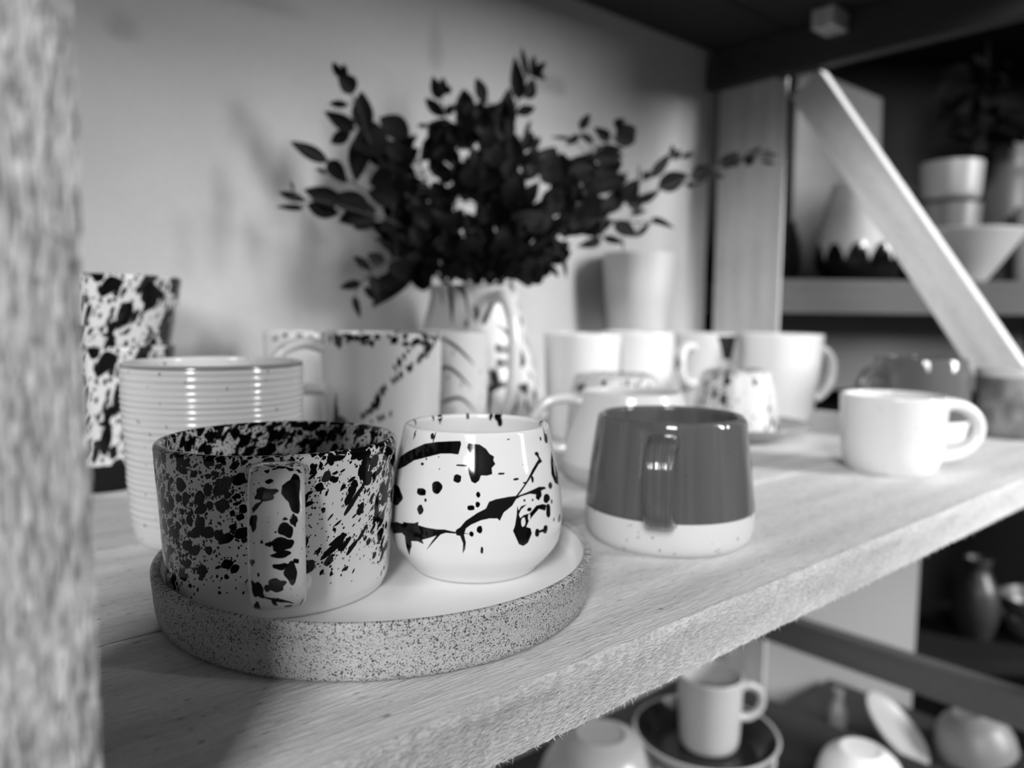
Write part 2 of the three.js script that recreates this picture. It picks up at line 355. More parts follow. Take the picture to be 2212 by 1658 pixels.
// ---------------------------------------------------------------- the plate and the two mugs on it
reseed(11);
{
  const plate = thing('plate', 'large round stoneware plate with speckled raw rim under two splattered mugs', 'plate', [0.189, 0, -0.3087]);
  const s1 = lattice(640, 72), s2 = lattice(330, 36), band = lattice(6, 14), spots = lattice(9, 5), s3 = lattice(500, 420);
  const f = (u, v) => { const k = 0.5 + 0.5 * Math.cos((v - 0.5) * 2 * Math.PI); const den = 0.6 + 0.05 * k + 0.08 * (spots(u, v) - 0.5); return 0.76 + 0.03 * (band(u, v) - 0.5) - 0.5 * smooth(den, den + 0.1, 0.75 * s1(u, v) + 0.25 * s2(u, v)) - 0.05 * s3(u, v); };
  const clay = mat(0.85, 0.85, { map: dataTex(2048, 1024, f), bumpMap: dataTex(1024, 1024, (u, v) => s1(u, v) * 0.6 + s2(u, v) * 0.4, false), bumpScale: 0.0004 });
  clay.map.repeat.set(3, 1); clay.bumpMap.repeat.set(3, 1);
  const rim = V2([[0.0, 0.0008], [0.085, 0.0008], [0.088, 0], [0.0935, 0], [0.0962, 0.0014], [0.0975, 0.004], [0.0983, 0.009], [0.0988, 0.015], [0.0993, 0.0205], [0.0990, 0.0224], [0.0978, 0.0232], [0.0962, 0.0229], [0.0952, 0.0218]]);
  const pts = new THREE.SplineCurve(rim.slice(3)).getSpacedPoints(60), all = [...rim.slice(0, 3), ...pts];
  part('body', lathe(all, all.map((p) => clamp(p.y / 0.0232)), 220), clay, plate, 'raw speckled clay wall');
  const inside = curve([[0.0953, 0.0219], [0.0946, 0.0175], [0.0925, 0.0135], [0.087, 0.0118], [0.06, 0.0116], [0.03, 0.0116], [0, 0.0116]], 40);
  const m1 = lattice(12, 8);
  part('glazed_floor', lathe(inside, null, 160), glaze(1.0, 0.28, { map: dataTex(512, 256, (u, v) => 0.9 + 0.06 * (m1(u, v) - 0.5)) }), plate, 'smooth pale glaze inside');
}
{
  const p = vessel([[0.0448, 0], [0.0458, 0.0025], [0.0470, 0.006], [0.0478, 0.016], [0.0488, 0.034], [0.0498, 0.05], [0.0506, 0.0628]], { wall: 0.0042 });
  const mug = thing('mug', 'wide straight mug densely splattered with black, its strap handle to the front', 'mug', [0.1433, 0.0119, -0.3175]);
  const W = 2048, H = 1024, X = (deg) => ((((deg / 360) % 1) + 1) % 1) * W, Y = (h) => (1 - p.vOut(h)) * H, mmx = W / (2 * Math.PI * 0.049) / 1000, mmy = H / p.total / 1000;
  const map = canvasTex(W, H, (c) => {
    fillWhite(c, W, H);
    c.save(); c.scale(1, mmy / mmx); const h2 = H * mmx / mmy;
    const bare = (y) => smooth(0, 0.1, (1 - y / 1) - p.vOut(0.004));           // no ink near the foot
    const left = (x) => { let d = x * 360; if (d > 180) d -= 360; return smooth(-24, -34, d) * smooth(-175, -150, d); };
    const lane = lattice(9, 6), lane2 = lattice(18, 12);
    const clump = (x, y) => 0.35 + 1.1 * smooth(0.3, 0.75, 0.6 * lane(x, y) + 0.4 * lane2(x, y));
    splatter(c, W, h2, { count: 21000, small: 0.3, big: 2.9, stretch: 0.5, turn: 0.8, px: mmx, keep: (x, y) => left(x) * bare(y) * clump(x, y) * 0.8 });
    splatter(c, W, h2, { count: 26000, small: 0.25, big: 3.0, stretch: 1.1, turn: 0.75, px: mmx, keep: (x, y) => (1 - left(x)) * bare(y) * (0.35 + 0.6 * clump(x, y)) * 0.62 });
    splatter(c, W, h2, { count: 7000, small: 0.3, big: 2.8, stretch: 1.2, turn: 0.7, px: mmx, keep: (x, y) => (1 - y > p.rim ? 0.6 : 0) });
    c.restore();
    for (const [a, h, n] of [[12, 46, 11], [34, 34, 9]]) stroke(c, [[X(a) - n * 3.5, Y(h / 1000) + n * 3], [X(a), Y(h / 1000)], [X(a) + n * 3.5, Y(h / 1000) - n * 2.4]], n * 0.75, 1, '#1c1c1c');
    // ink gathered in drips below the lip
    for (let i = 0; i < 70; i++) { const x = rnd() * W; wrapBlot(c, W, x, (1 - p.rim) * H + rr(-14, 26), rr(3, 16), rr(4, 14), 0, 0.2); }
  });
  const inner = inked(map, 0.1, { specularIntensity: 0.3 });
  part('body', whole(p, 160), inner, mug);
  const hm = canvasTex(1024, 1024, (c) => {
    fillWhite(c, 1024, 1024);
    // the outer face of the strap lies between u = 0.5 and 1; v runs from the lip down
    const at = (sx, sy) => [(1 - Math.acos(Math.sign(2 * sx - 1) * Math.pow(Math.min(1, Math.abs(2 * sx - 1)), 1.5)) / 6.2832) * 1024, (1 - (0.2 + sy * 0.66)) * 1024];
    const put = (x, y, rx, ry, a = 0, col = INK) => { const [X1, Y1] = at((x - 1060) / 390, (y - 590) / 900); blot(c, X1, 1024 - Y1, rx * 0.95, ry * 0.75, a, 0.16, col); };
    for (const q of [[1380, 690, 60, 105], [1165, 690, 58, 34], [1100, 830, 42, 44], [1330, 880, 36, 40], [1375, 830, 30, 30], [1310, 955, 52, 38], [1300, 1012, 42, 20], [1355, 1120, 42, 56, 0.4, '#1d1d1d'], [1385, 1058, 24, 16], [1115, 1200, 62, 46, 0.3], [1235, 1180, 36, 38], [1182, 1192, 16, 18], [1110, 1322, 34, 46, -0.6], [1090, 1050, 30, 18], [1290, 1080, 30, 18], [1130, 1118, 10, 12], [1195, 950, 14, 14], [1155, 935, 10, 10], [1035, 780, 14, 14], [1200, 630, 18, 11], [1120, 750, 46, 16, -0.4], [1270, 1270, 70, 9, 0.35], [1415, 1320, 34, 9, -0.7], [1130, 1395, 20, 12, 0.5], [1168, 1383, 12, 14], [1220, 1285, 8, 24, -0.3], [1330, 1320, 18, 10], [1200, 1468, 18, 6, -0.7], [1300, 1500, 22, 5, 0.3], [1320, 820, 10, 8], [1240, 885, 5, 5], [1105, 940, 5, 5], [1255, 1260, 6, 6]]) put(...q);
    for (let i = 0; i < 90; i++) blot(c, rr(512, 1024), rr(0, 190), rr(4, 30), rr(4, 12), rr(-0.6, 0.6), 0.2);
    splatter(c, 1024, 1024, { count: 420, small: 2, big: 26, stretch: 0.6, keep: (x) => (x < 0.5 ? 0.8 : 0) });
    splatter(c, 1024, 1024, { count: 240, small: 1.5, big: 5, stretch: 0.4, keep: (x) => (x > 0.5 ? 1 : 0) });
  });
  hm.flipY = false;
  part('handle', handle([[0.0470, 0.0585], [0.0575, 0.0595], [0.0655, 0.056], [0.0695, 0.048], [0.071, 0.036], [0.0708, 0.024], [0.067, 0.0165], [0.058, 0.0142], [0.046, 0.0145]], 0.0196, 0.0075, -25.5, { pow: 3 }), inked(hm), mug);
}
{
  const p = vessel([[0.0292, 0], [0.0300, 0.0012], [0.0318, 0.0032], [0.0358, 0.0075], [0.0390, 0.0125], [0.0406, 0.0195], [0.0408, 0.0265], [0.0400, 0.037], [0.0380, 0.049], [0.0356, 0.059], [0.0344, 0.0645], [0.0340, 0.0662]], { wall: 0.0034 });
  const cup = thing('mug', 'round-bellied white mug with a few black ink splashes standing at the right of the plate', 'mug', [0.2254, 0.0119, -0.2825]);
  const W = 2048, H = 1024, X = (deg) => ((((deg / 360) % 1) + 1) % 1) * W, Y = (h) => (1 - p.vOut(h / 1000)) * H;
  const map = canvasTex(W, H, (c) => {
    fillWhite(c, W, H, '#f0f0f0');
    const poly = (a, col = INK) => { c.fillStyle = col; for (const s of [0, W, -W]) { c.beginPath(); for (let i = 0; i < a.length; i += 2) c[i ? 'lineTo' : 'moveTo'](a[i] / 360 * W + s, Y(a[i + 1])); c.closePath(); c.fill(); } };
    poly([-112.8,47.5,-115.9,50.6,-109.1,53.4,-98.2,56.8,-87.8,59.6,-79.2,61.9,-68.1,63.4,-57.3,64.1,-50.3,64.4,-49.6,63.2,-50.3,61.0,-51.2,58.8,-56.6,59.0,-64.1,58.7,-70.0,57.6,-77.2,56.1,-86.6,54.3,-95.8,50.9,-105.0,48.4]);   // curved brush stroke
    poly([-44.4,63.5,-36.4,63.0,-32.0,61.2,-29.5,59.0,-26.5,57.9,-27.2,56.4,-25.9,54.8,-28.5,53.3,-28.3,50.7,-31.6,50.2,-35.7,50.3,-36.9,48.2,-39.3,47.0,-41.7,47.7,-43.4,50.8,-44.4,53.9,-52.5,54.1,-51.6,54.6,-44.4,54.6,-42.5,59.1,-45.2,61.7]);   // ragged dark reflection painted into the glaze
    poly([-121.0,20.8,-99.7,25.3,-91.1,25.8,-90.9,26.7,-85.8,27.0,-80.0,27.6,-76.4,28.7,-76.8,27.2,-70.8,26.8,-62.9,26.7,-57.9,27.0,-53.1,26.5,-47.7,26.2,-41.7,25.7,-47.7,25.7,-57.1,25.7,-60.4,24.7,-70.6,16.9,-71.0,16.6,-65.7,21.7,-62.9,24.2,-68.3,22.5,-73.6,21.1,-72.5,19.3,-77.3,20.0,-83.0,19.3,-83.2,17.0,-88.5,11.5,-89.3,15.4,-89.2,20.6,-92.6,21.5,-103.6,19.3,-121.0,16.9]);   // pointed splash, left
    poly([-46.7,29.7,-44.8,31.3,-38.0,34.6,-32.7,36.4,-30.7,39.2,-26.3,40.2,-18.1,40.8,-11.1,40.9,-1.0,42.2,6.1,43.1,11.9,42.5,13.8,41.6,8.1,41.3,8.1,39.1,4.7,37.3,2.3,38.6,2.9,40.2,-2.3,41.0,-9.3,40.5,-13.1,39.5,-15.9,37.0,-21.7,34.4,-24.2,31.0,-25.7,32.1,-30.4,32.3,-35.7,31.6,-41.7,29.7,-44.7,28.1,-45.8,25.4,-44.7,22.1,-45.1,19.0,-46.7,17.0,-46.3,21.5,-48.1,24.8,-50.4,25.0,-50.8,27.1,-47.8,28.6], '#161616');   // pointed splash, right
    poly([7.3,57.8,10.8,57.5,11.5,55.8,13.8,53.4,9.3,52.7,4.5,50.4,-3.4,45.9,-12.5,40.2,-13.1,40.8,-5.8,45.4,-7.4,46.1,-4.4,46.3,2.3,51.1,6.9,53.4,10.2,54.8]);   // flicked line
    poly([-12.4,36.7,-13.0,33.0,-14.4,28.2,-15.7,26.1,-13.4,22.6,-11.4,19.8,-8.1,18.7,-4.9,19.7,-2.1,23.6,-3.1,26.0,-6.4,26.9,-4.4,29.4,-0.2,31.7,4.4,33.7,10.5,32.1,12.1,34.4,8.2,35.3,2.2,35.3,-3.2,32.6,-8.0,32.3,-10.8,31.2,-11.6,32.9,-9.8,34.9,-5.5,36.7,-9.7,36.2,-11.6,34.5]);   // pooled clump
    poly([32.9,56.5,33.1,51.3,38.4,44.8,35.1,40.3,27.6,42.2,23.4,46.7,26.2,52.1]);   // streak at the right
    const drops = [-104.3,36.9,10.3,4.4,-75.9,41.7,3.9,1.6,-64.4,44.5,3.7,2.7,-72.0,38.5,0.9,0.7,-75.5,34.1,2.4,2.1,-78.2,53.4,1.4,0.6,-75.4,55.7,0.7,0.4,-65.5,57.2,0.4,0.3,-63.8,52.2,0.4,0.3,-50.9,48.8,2.6,1.8,-37.4,42.3,1.3,1.2,-41.8,36.8,2.3,1.1,-37.7,38.2,1.4,1.2,-36.5,27.6,1.7,1.6,-41.3,25.7,1.3,1.1,-35.0,18.5,0.8,1.6,9.2,57.2,2.1,0.9,1.1,46.9,1.1,1.5,13.1,37.2,3.7,2.0,19.5,42.1,2.7,1.5,14.0,31.6,2.6,3.2,18.9,35.0,1.1,1.0,32.1,25.2,4.3,1.7,20.8,26.5,1.1,0.9,2.5,23.3,1.9,1.9,10.3,23.7,2.5,1.9,6.3,23.6,3.0,0.6,26.6,62.6,3.3,2.4,17.3,63.2,1.3,0.9,-72.9,65.6,1.6,1.4,-22.1,50.7,2.4,0.4,-12.0,47.9,2.0,0.5,-15.0,64.8,1.2,0.2,-7.0,38.5,0.8,0.5,-0.5,38.1,0.7,0.5,-3.6,34.3,1.8,0.8,-5.4,53.6,0.3,0.2];
    for (let i = 0; i < drops.length; i += 4) { const q = drops.slice(i, i + 4); for (const s of [0, W]) blot(c, q[0] / 360 * W + s, Y(q[1]), q[2] / 360 * W, q[3] / 1000 / p.total * H, 0, 0.06); }
    blot(c, X(-8.5), Y(29.3), 9, 11, 0, 0.05, '#f0f0f0'); blot(c, X(-4), Y(31), 5, 8, 0.3, 0.05, '#f0f0f0'); blot(c, X(31.5), Y(48), 7, 18, 0, 0.05, '#f0f0f0');
    for (const [a, r] of [[-92, 8], [-71, 5], [25, 9], [60, 20], [120, 26], [128, 12], [150, 10], [178, 16], [186, 8], [215, 12]]) for (const s of [0, W]) { blot(c, a / 360 * W + s, (1 - p.rim) * H + 6, r * 0.7, 11, 0.3, 0.25); blot(c, a / 360 * W + s, (1 - p.rim) * H - 22, r * 0.8, r * 1.1, 0, 0.2); }
    for (let i = 0; i < 90; i++) { const a = rr(50, 250); blot(c, X(a), Y(rr(8, 62)), rr(2, 18), rr(2, 14), rr(-1, 1), 0.15); }
  });
  part('body', whole(p, 160), inked(map, 0.08), cup);
}

// ---------------------------------------------------------------- the other pots on the middle shelf
reseed(21);
const fleck = (base, n, big = 1.6) => canvasTex(1024, 512, (c, w, h) => { fillWhite(c, w, h, base); for (let i = 0; i < n; i++) blot(c, rnd() * w, rnd() * h, rr(0.5, big * 1.8), rr(0.5, big), 0, 0.15, rnd() < 0.5 ? '#6e6e6e' : '#a0a0a0'); });
const cream = glaze(0.52, 0.14), creamFleck = inked(fleck('#e6e6e6', 260), 0.13), bare = inked(fleck('#d9d9d9', 700, 2), 0.75);
{
  const mug = thing('mug', 'grey glazed mug with a bare speckled clay base, handle facing the viewer', 'mug', [0.3682, 0, -0.2778]);
  const p = vessel([[0.0438, 0], [0.0455, 0.0012], [0.0478, 0.0045], [0.0490, 0.010], [0.0492, 0.016], [0.0488, 0.022], [0.0476, 0.032], [0.0462, 0.0446], [0.0446, 0.057], [0.0429, 0.069], [0.0425, 0.0715]], { wall: 0.0042 });
  const [low, up] = split(p, 0.0185);
  const st = lattice(40, 2), st2 = lattice(120, 3), sp = lattice(300, 200);
  const grayMap = dataTex(1024, 512, (u, v) => 0.36 + 0.05 * (st(u, v) - 0.5) + 0.035 * (st2(u, v) - 0.5) - 0.2 * smooth(0.95, 0.99, sp(u, v)));
  const g = inked(grayMap, 0.07, { bumpMap: dataTex(512, 256, (u, v) => 0.5 * st(u, v) + 0.5 * st2(u, v * 2), false), bumpScale: 0.0006 });
  part('unglazed_base', low, bare, mug, 'pale bare clay base with specks');
  part('body', up, g, mug, 'grey glaze');
  part('handle', handle([[0.0415, 0.0625], [0.0510, 0.0632], [0.0600, 0.0610], [0.0650, 0.0545], [0.0665, 0.044], [0.0660, 0.031], [0.0625, 0.0265], [0.056, 0.0225], [0.0465, 0.0222]], 0.0152, 0.0075, -57.5, { pow: 4 }), g, mug);
}
{
  const mug = thing('mug', 'low white espresso mug with a round ear handle, nearest the shelf edge at right', 'mug', [0.6817, 0, -0.2801]);
  const p = vessel([[0.0330, 0], [0.0345, 0.0012], [0.0372, 0.006], [0.0395, 0.0125], [0.0408, 0.021], [0.0415, 0.034], [0.0422, 0.05], [0.0427, 0.0642]], { wall: 0.0038 });
  part('body', whole(p), creamFleck, mug);
  part('handle', handle([[0.0395, 0.056], [0.052, 0.0575], [0.066, 0.0535], [0.0755, 0.044], [0.0775, 0.034], [0.0735, 0.0245], [0.063, 0.0165], [0.050, 0.0125], [0.0385, 0.0125]], 0.0125, 0.0105, 52, { pow: 2.2 }), creamFleck, mug);
}
{
  const mug = thing('mug', 'white mug with a grey clay foot, handle to the left, behind the grey mug', 'mug', [0.4754, 0, -0.3979]);
  const p = vessel([[0.050, 0], [0.052, 0.002], [0.0548, 0.007], [0.0556, 0.0137], [0.0545, 0.024], [0.0515, 0.036], [0.0460, 0.0507], [0.0425, 0.061], [0.0402, 0.0695]], { wall: 0.004 });
  const [low, up] = split(p, 0.0135);
  part('unglazed_base', low, mat(0.38, 0.8), mug, 'bare grey clay foot');
  part('body', up, cream, mug);
  part('handle', handle([[0.0395, 0.063], [0.055, 0.0655], [0.069, 0.0615], [0.0775, 0.051], [0.0785, 0.04], [0.073, 0.0305], [0.062, 0.0265], [0.052, 0.0255]], 0.013, 0.0085, -128, { pow: 2.4 }), cream, mug);
}
const denseMap = (n, big, base = '#e8e8e8', even = 0.25) => canvasTex(1024, 512, (c, w, h) => {
  fillWhite(c, w, h, base); const px = 4.2, l = lattice(8, 5);
  splatter(c, w, h, { count: n, small: 0.35, big, stretch: 0.9, turn: 0.9, px, keep: (x, y) => even + 1.1 * smooth(0.35, 0.7, l(x, y)) });
});
const softSplash = inked(denseMap(2200, 3), 0.3, { color: gray(0.58), specularIntensity: 0.4 }), boldSplash = inked(denseMap(4200, 5, '#e8e8e8', 0.6), 0.12);
const invert = (outer, o) => { const p = vessel(outer, o), top = Math.max(...p.pts.map((q) => q.y)); const g = whole(p); g.rotateX(Math.PI); g.translate(0, top, 0); return g; };
{
  const c = thing('cup', 'upturned ink-speckled cup, only its bottom showing above the white mug behind the grey one', 'cup', [0.5420, 0, -0.4739]);
  part('body', invert([[0.034, 0], [0.0372, 0.0025], [0.0392, 0.008], [0.0415, 0.02], [0.043, 0.04], [0.0438, 0.06], [0.044, 0.075]]), softSplash, c);
}
{
  const s = thing('saucer', 'grey saucer with upturned rim carrying the ink-dappled cup', 'saucer', [0.727, 0, -0.4635]);
  const pts = [...V2([[0, 0.004], [0.034, 0.004], [0.036, 0.0], [0.040, 0.0], [0.042, 0.0032]]), ...curve([[0.042, 0.0032], [0.058, 0.0075], [0.069, 0.0125], [0.0755, 0.0165]], 14), ...V2([[0.0768, 0.0178], [0.0766, 0.0188], [0.0755, 0.0188]]), ...curve([[0.0755, 0.0188], [0.066, 0.0142], [0.052, 0.0098], [0.036, 0.0078], [0, 0.0076]], 20)];
  part('body', lathe(pts, null, 140), glaze(0.26, 0.22), s);
  const c = thing('cup', 'upturned white cup dappled with ink, resting on the grey saucer', 'cup', [0.727, 0.0076, -0.4635]);
  part('body', invert([[0.028, 0], [0.0345, 0.0022], [0.0378, 0.0075], [0.0395, 0.015], [0.042, 0.03], [0.0445, 0.048], [0.0458, 0.0655]]), inked(denseMap(2600, 3.6), 0.3, { color: gray(0.6), specularIntensity: 0.4 }), c);
}
{
  const mug = thing('mug', 'shiny dark grey mug with white lower half, handle to the left, behind the espresso mug', 'mug', [0.9157, 0, -0.3492]);
  const p = vessel([[0.044, 0], [0.0472, 0.003], [0.0500, 0.012], [0.0510, 0.022], [0.0508, 0.047], [0.0492, 0.066], [0.0470, 0.082], [0.0463, 0.0860]], { wall: 0.004 });
  const [low, up] = split(p, 0.020), g = glaze(0.085, 0.05);
  part('unglazed_base', low, glaze(0.78, 0.3), mug, 'white lower half');
  part('body', up, g, mug, 'dark grey glaze');
  part('handle', handle([[0.046, 0.072], [0.060, 0.0735], [0.071, 0.0665], [0.0765, 0.054], [0.0755, 0.041], [0.069, 0.030], [0.059, 0.025], [0.0495, 0.024]], 0.013, 0.0095, -120, { pow: 2.3 }), g, mug);
}
{
  const cup = thing('cup', 'rough mottled grey cup at the right end of the shelf beside the brace', 'cup', [0.9926, 0, -0.2751]);
  const p = vessel([[0.031, 0], [0.0335, 0.002], [0.0362, 0.01], [0.0385, 0.025], [0.0398, 0.045], [0.0402, 0.06], [0.0400, 0.0752]], { wall: 0.0042 });
  const a = lattice(7, 5), b = lattice(26, 18), d = lattice(160, 120), [low, up] = split(p, 0.0665);
  part('body', low, inked(dataTex(1024, 512, (u, v) => 0.5 + 0.3 * (a(u, v) - 0.5) + 0.22 * (b(u, v) - 0.5) + 0.12 * (d(u, v) - 0.5)), 0.5), cup);
  part('lip', up, glaze(0.5, 0.3), cup, 'lighter glazed lip');
}
{
  const mug = thing('mug', 'large plain white mug behind the dappled cup, right of the others in the back row', 'mug', [0.9127, 0, -0.5190]);
  const p = vessel([[0.039, 0], [0.0408, 0.002], [0.0425, 0.009], [0.0455, 0.035], [0.0485, 0.06], [0.0512, 0.09], [0.0525, 0.1085]], { wall: 0.004 });
  part('body', whole(p), glaze(0.72, 0.22), mug);
  part('handle', handle([[0.0495, 0.088], [0.066, 0.090], [0.080, 0.078], [0.083, 0.06], [0.078, 0.042], [0.063, 0.028], [0.0435, 0.025]], 0.014, 0.0105, 68, { pow: 2.2 }), glaze(0.4, 0.3), mug);  // handle darker than the body: its shadow is in the colour
}
{
  const mug = thing('mug', 'white mug with a dark wedge under its lip, left of the large plain white mug', 'mug', [0.8624, 0, -0.5989]);
  const p = vessel([[0.026, 0], [0.0275, 0.002], [0.0285, 0.01], [0.0312, 0.048], [0.035, 0.078], [0.0385, 0.1], [0.0397, 0.1082]], { wall: 0.0036 });
  const map = canvasTex(1024, 512, (c, w, h) => {
    fillWhite(c, w, h, '#ececec'); const Y = (q) => (1 - p.vOut(q)) * h;
    for (const dx of [0, w]) { const X = (d) => d / 360 * w + dx; c.fillStyle = '#2b2b2b'; c.beginPath(); c.moveTo(X(-33), Y(0.1068)); c.lineTo(X(40), Y(0.1072)); c.lineTo(X(38), Y(0.075)); c.lineTo(X(-14), Y(0.077)); c.closePath(); c.fill(); }
  });
  part('body', whole(p), inked(map, 0.16), mug);
  part('handle', handle([[0.036, 0.092], [0.051, 0.094], [0.062, 0.085], [0.065, 0.070], [0.060, 0.056], [0.048, 0.047], [0.031, 0.045]], 0.013, 0.009, -82, { pow: 2.3 }), inked(canvasTex(128, 128, (c) => { fillWhite(c, 128, 128, '#efefef'); blot(c, 88, 70, 14, 12, 0, 0.2, '#555555'); }), 0.16), mug);
}
for (const [x, z, k, label] of [[0.6006, -0.5728, 1, 'tall plain white tumbler in the back row, left of its twin'], [0.6930, -0.5740, 1.01, 'tall plain white tumbler in the back row, in front of the tall vase']]) {
  const t = thing('tumbler', label, 'tumbler', [x, 0, z], 'tall white tumblers in the back row');
  const p = vessel([[0.0325, 0], [0.0345, 0.002], [0.0362, 0.01], [0.0383, 0.05], [0.0400, 0.085], [0.0412, 0.106], [0.0412, 0.1105]].map(([r, h]) => [r * k, h * k]), { wall: 0.0036 });
  part('body', whole(p), glaze(0.56, 0.22), t);
}
{
  const v = thing('vase', 'tall pale vase flaring to the top, standing against the wall by the post', 'vase', [0.8164, 0, -0.6761]);
  const p = vessel([[0.036, 0], [0.0385, 0.003], [0.0395, 0.03], [0.0402, 0.1], [0.0425, 0.135], [0.0452, 0.1575], [0.0475, 0.19], [0.0487, 0.2130]], { wall: 0.004 });
  const a = lattice(5, 6), b = lattice(14, 10);
  part('body', whole(p), inked(dataTex(512, 256, (u, v) => 0.84 + 0.1 * (a(u, v) - 0.5) + 0.05 * (b(u, v) - 0.5)), 0.45), v);
}
const sparse = (seedNo, draw) => inked(canvasTex(1024, 512, (c, w, h) => { fillWhite(c, w, h, '#dcdcdc'); for (const dx of [0, w]) { reseed(seedNo); c.save(); c.translate(dx, 0); draw(c, w, h); c.restore(); } }), 0.09);
const beads = (c, x0, y0, x1, y1, n, r) => { for (let i = 0; i < n; i++) { const t = (i + rr(-0.3, 0.3)) / n; blot(c, x0 + (x1 - x0) * t, y0 + (y1 - y0) * t, r * rr(0.5, 1.2), r * rr(0.4, 0.95), 0.5, 0.2); } };
{
  const p = vessel([[0.037, 0], [0.0392, 0.002], [0.0405, 0.008], [0.0425, 0.03], [0.0440, 0.0515], [0.0455, 0.085], [0.0462, 0.1145]], { wall: 0.0038 });
  const mug = thing('mug', 'big pale mug with two falling lines of ink beads, behind the plate', 'mug', [0.3141, 0, -0.5112]);
  const m = sparse(31, (c, w, h) => {
    const X = (d) => d / 360 * w, Y = (q) => (1 - p.vOut(q / 1000)) * h;
    beads(c, X(31), Y(113), X(-28), Y(79), 12, 6.5);
    beads(c, X(-28), Y(79), X(-42), Y(62), 5, 6.5); beads(c, X(-3), Y(108), X(-24), Y(88), 5, 6); beads(c, X(-34), Y(66), X(-52), Y(56), 6, 6); beads(c, X(-40), Y(54), X(-20), Y(60), 4, 5);
    blot(c, X(-74), Y(111), 16, 7, 0, 0.2); c.fillStyle = INK; c.beginPath(); c.moveTo(X(-79), Y(114)); c.lineTo(X(-67), Y(114)); c.lineTo(X(-72), Y(104)); c.fill();
    blot(c, X(-63), Y(112), 5, 5); blot(c, X(-80), Y(58), 9, 22, 0.3, 0.2); blot(c, X(-75), Y(52), 14, 9); blot(c, X(-68), Y(50), 8, 8);
    blot(c, X(14), Y(107), 9, 14, -0.5); blot(c, X(2), Y(111), 14, 4); blot(c, X(-84), Y(112), 6, 5);
    for (let i = 0; i < 60; i++) blot(c, rnd() * w, (1 - p.rim) * h + rr(-8, 10), rr(3, 14), rr(2, 5), 0, 0.2);
    for (let i = 0; i < 50; i++) blot(c, rr(0.1, 0.62) * w, rr(0.5, 0.98) * h, rr(1.5, 7), rr(1.5, 9), rr(-1, 1), 0.2);
  });
  part('body', whole(p), m, mug);
  part('handle', handle([[0.0445, 0.106], [0.058, 0.1085], [0.072, 0.104], [0.0795, 0.0945], [0.0785, 0.084], [0.070, 0.0765], [0.058, 0.0745], [0.0435, 0.0745]], 0.014, 0.0085, -108, { pow: 2.5 }), m, mug);
}
{
  const p = vessel([[0.026, 0], [0.0285, 0.002], [0.0302, 0.01], [0.0311, 0.0377], [0.0322, 0.08], [0.0329, 0.1135]], { wall: 0.0035 });
  const mug = thing('mug', 'pale mug with long curved ink strokes, between the beaded mug and the jug', 'mug', [0.4191, 0, -0.5607]);
  part('body', whole(p), sparse(32, (c, w, h) => {
    const X = (d) => d / 360 * w, Y = (q) => (1 - p.vOut(q / 1000)) * h;
    stroke(c, [[X(-52), Y(110)], [X(-30), Y(102)], [X(0), Y(86)]], 1.7, 1, INK, 5, 1.9); stroke(c, [[X(-62), Y(82)], [X(-40), Y(84)], [X(-5), Y(66)]], 1.7, 1, INK, 5, 1.9); stroke(c, [[X(-55), Y(54)], [X(-25), Y(58)], [X(5), Y(44)]], 1.7, 1, INK, 5, 1.9);
    blot(c, X(-44), Y(76), 5, 4, 0, 0.1, '#8a8a8a'); for (let i = 0; i < 12; i++) blot(c, X(rr(-80, 60)), Y(rr(30, 108)), rr(1, 4), rr(1, 4));
  }), mug);
}
{
  const p = vessel([[0.028, 0], [0.030, 0.002], [0.032, 0.01], [0.0335, 0.06], [0.0346, 0.1125]], { wall: 0.0035 });
  const mug = thing('mug', 'white mug with thin dots along its lip, at the far left behind the ribbed pot', 'mug', [0.3082, 0, -0.6285]);
  part('body', whole(p), sparse(33, (c, w, h) => { fillWhite(c, w, h, '#ececec'); for (let i = 0; i < 40; i++) blot(c, rnd() * w, (1 - p.rim) * h + rr(-6, 8), rr(3, 14), rr(2, 5), 0, 0.2); for (let i = 0; i < 8; i++) blot(c, rnd() * w, rr(0.2, 0.45) * h, rr(2, 5), rr(3, 10)); }), mug);
}
{
  const pot = thing('ribbed_pot', 'white pot with fine turned ribs and specks, between the front post and the beaded mug', 'pot', [0.1662, 0, -0.4556]);
  const rib = (h) => 0.0006 * (0.5 + 0.5 * Math.sin(h * 2 * Math.PI / 0.0036 + 1.3 * Math.sin(h * 160))) * smooth(0.004, 0.02, h) * smooth(0.101, 0.096, h) * (0.75 + 0.25 * Math.sin(h * 410));
  const p = vessel([[0.0425, 0], [0.0442, 0.0015], [0.0462, 0.008], [0.0478, 0.03], [0.0492, 0.06], [0.0498, 0.0694], [0.0503, 0.1000]], { wall: 0.0042, ridges: rib });
  const map = canvasTex(1024, 512, (c, w, h) => { fillWhite(c, w, h, '#e0e0e0'); for (let i = 0; i < 420; i++) blot(c, rnd() * w, rnd() * h, rr(0.6, 3), rr(0.6, 2.2), 0, 0.2, rnd() < 0.4 ? '#666666' : '#a5a5a5'); c.fillStyle = '#8d8d8d'; c.fillRect(0, (1 - p.rim) * h - 3, w, 4); });
  part('body', whole(p, 160), inked(map, 0.14), pot);
}
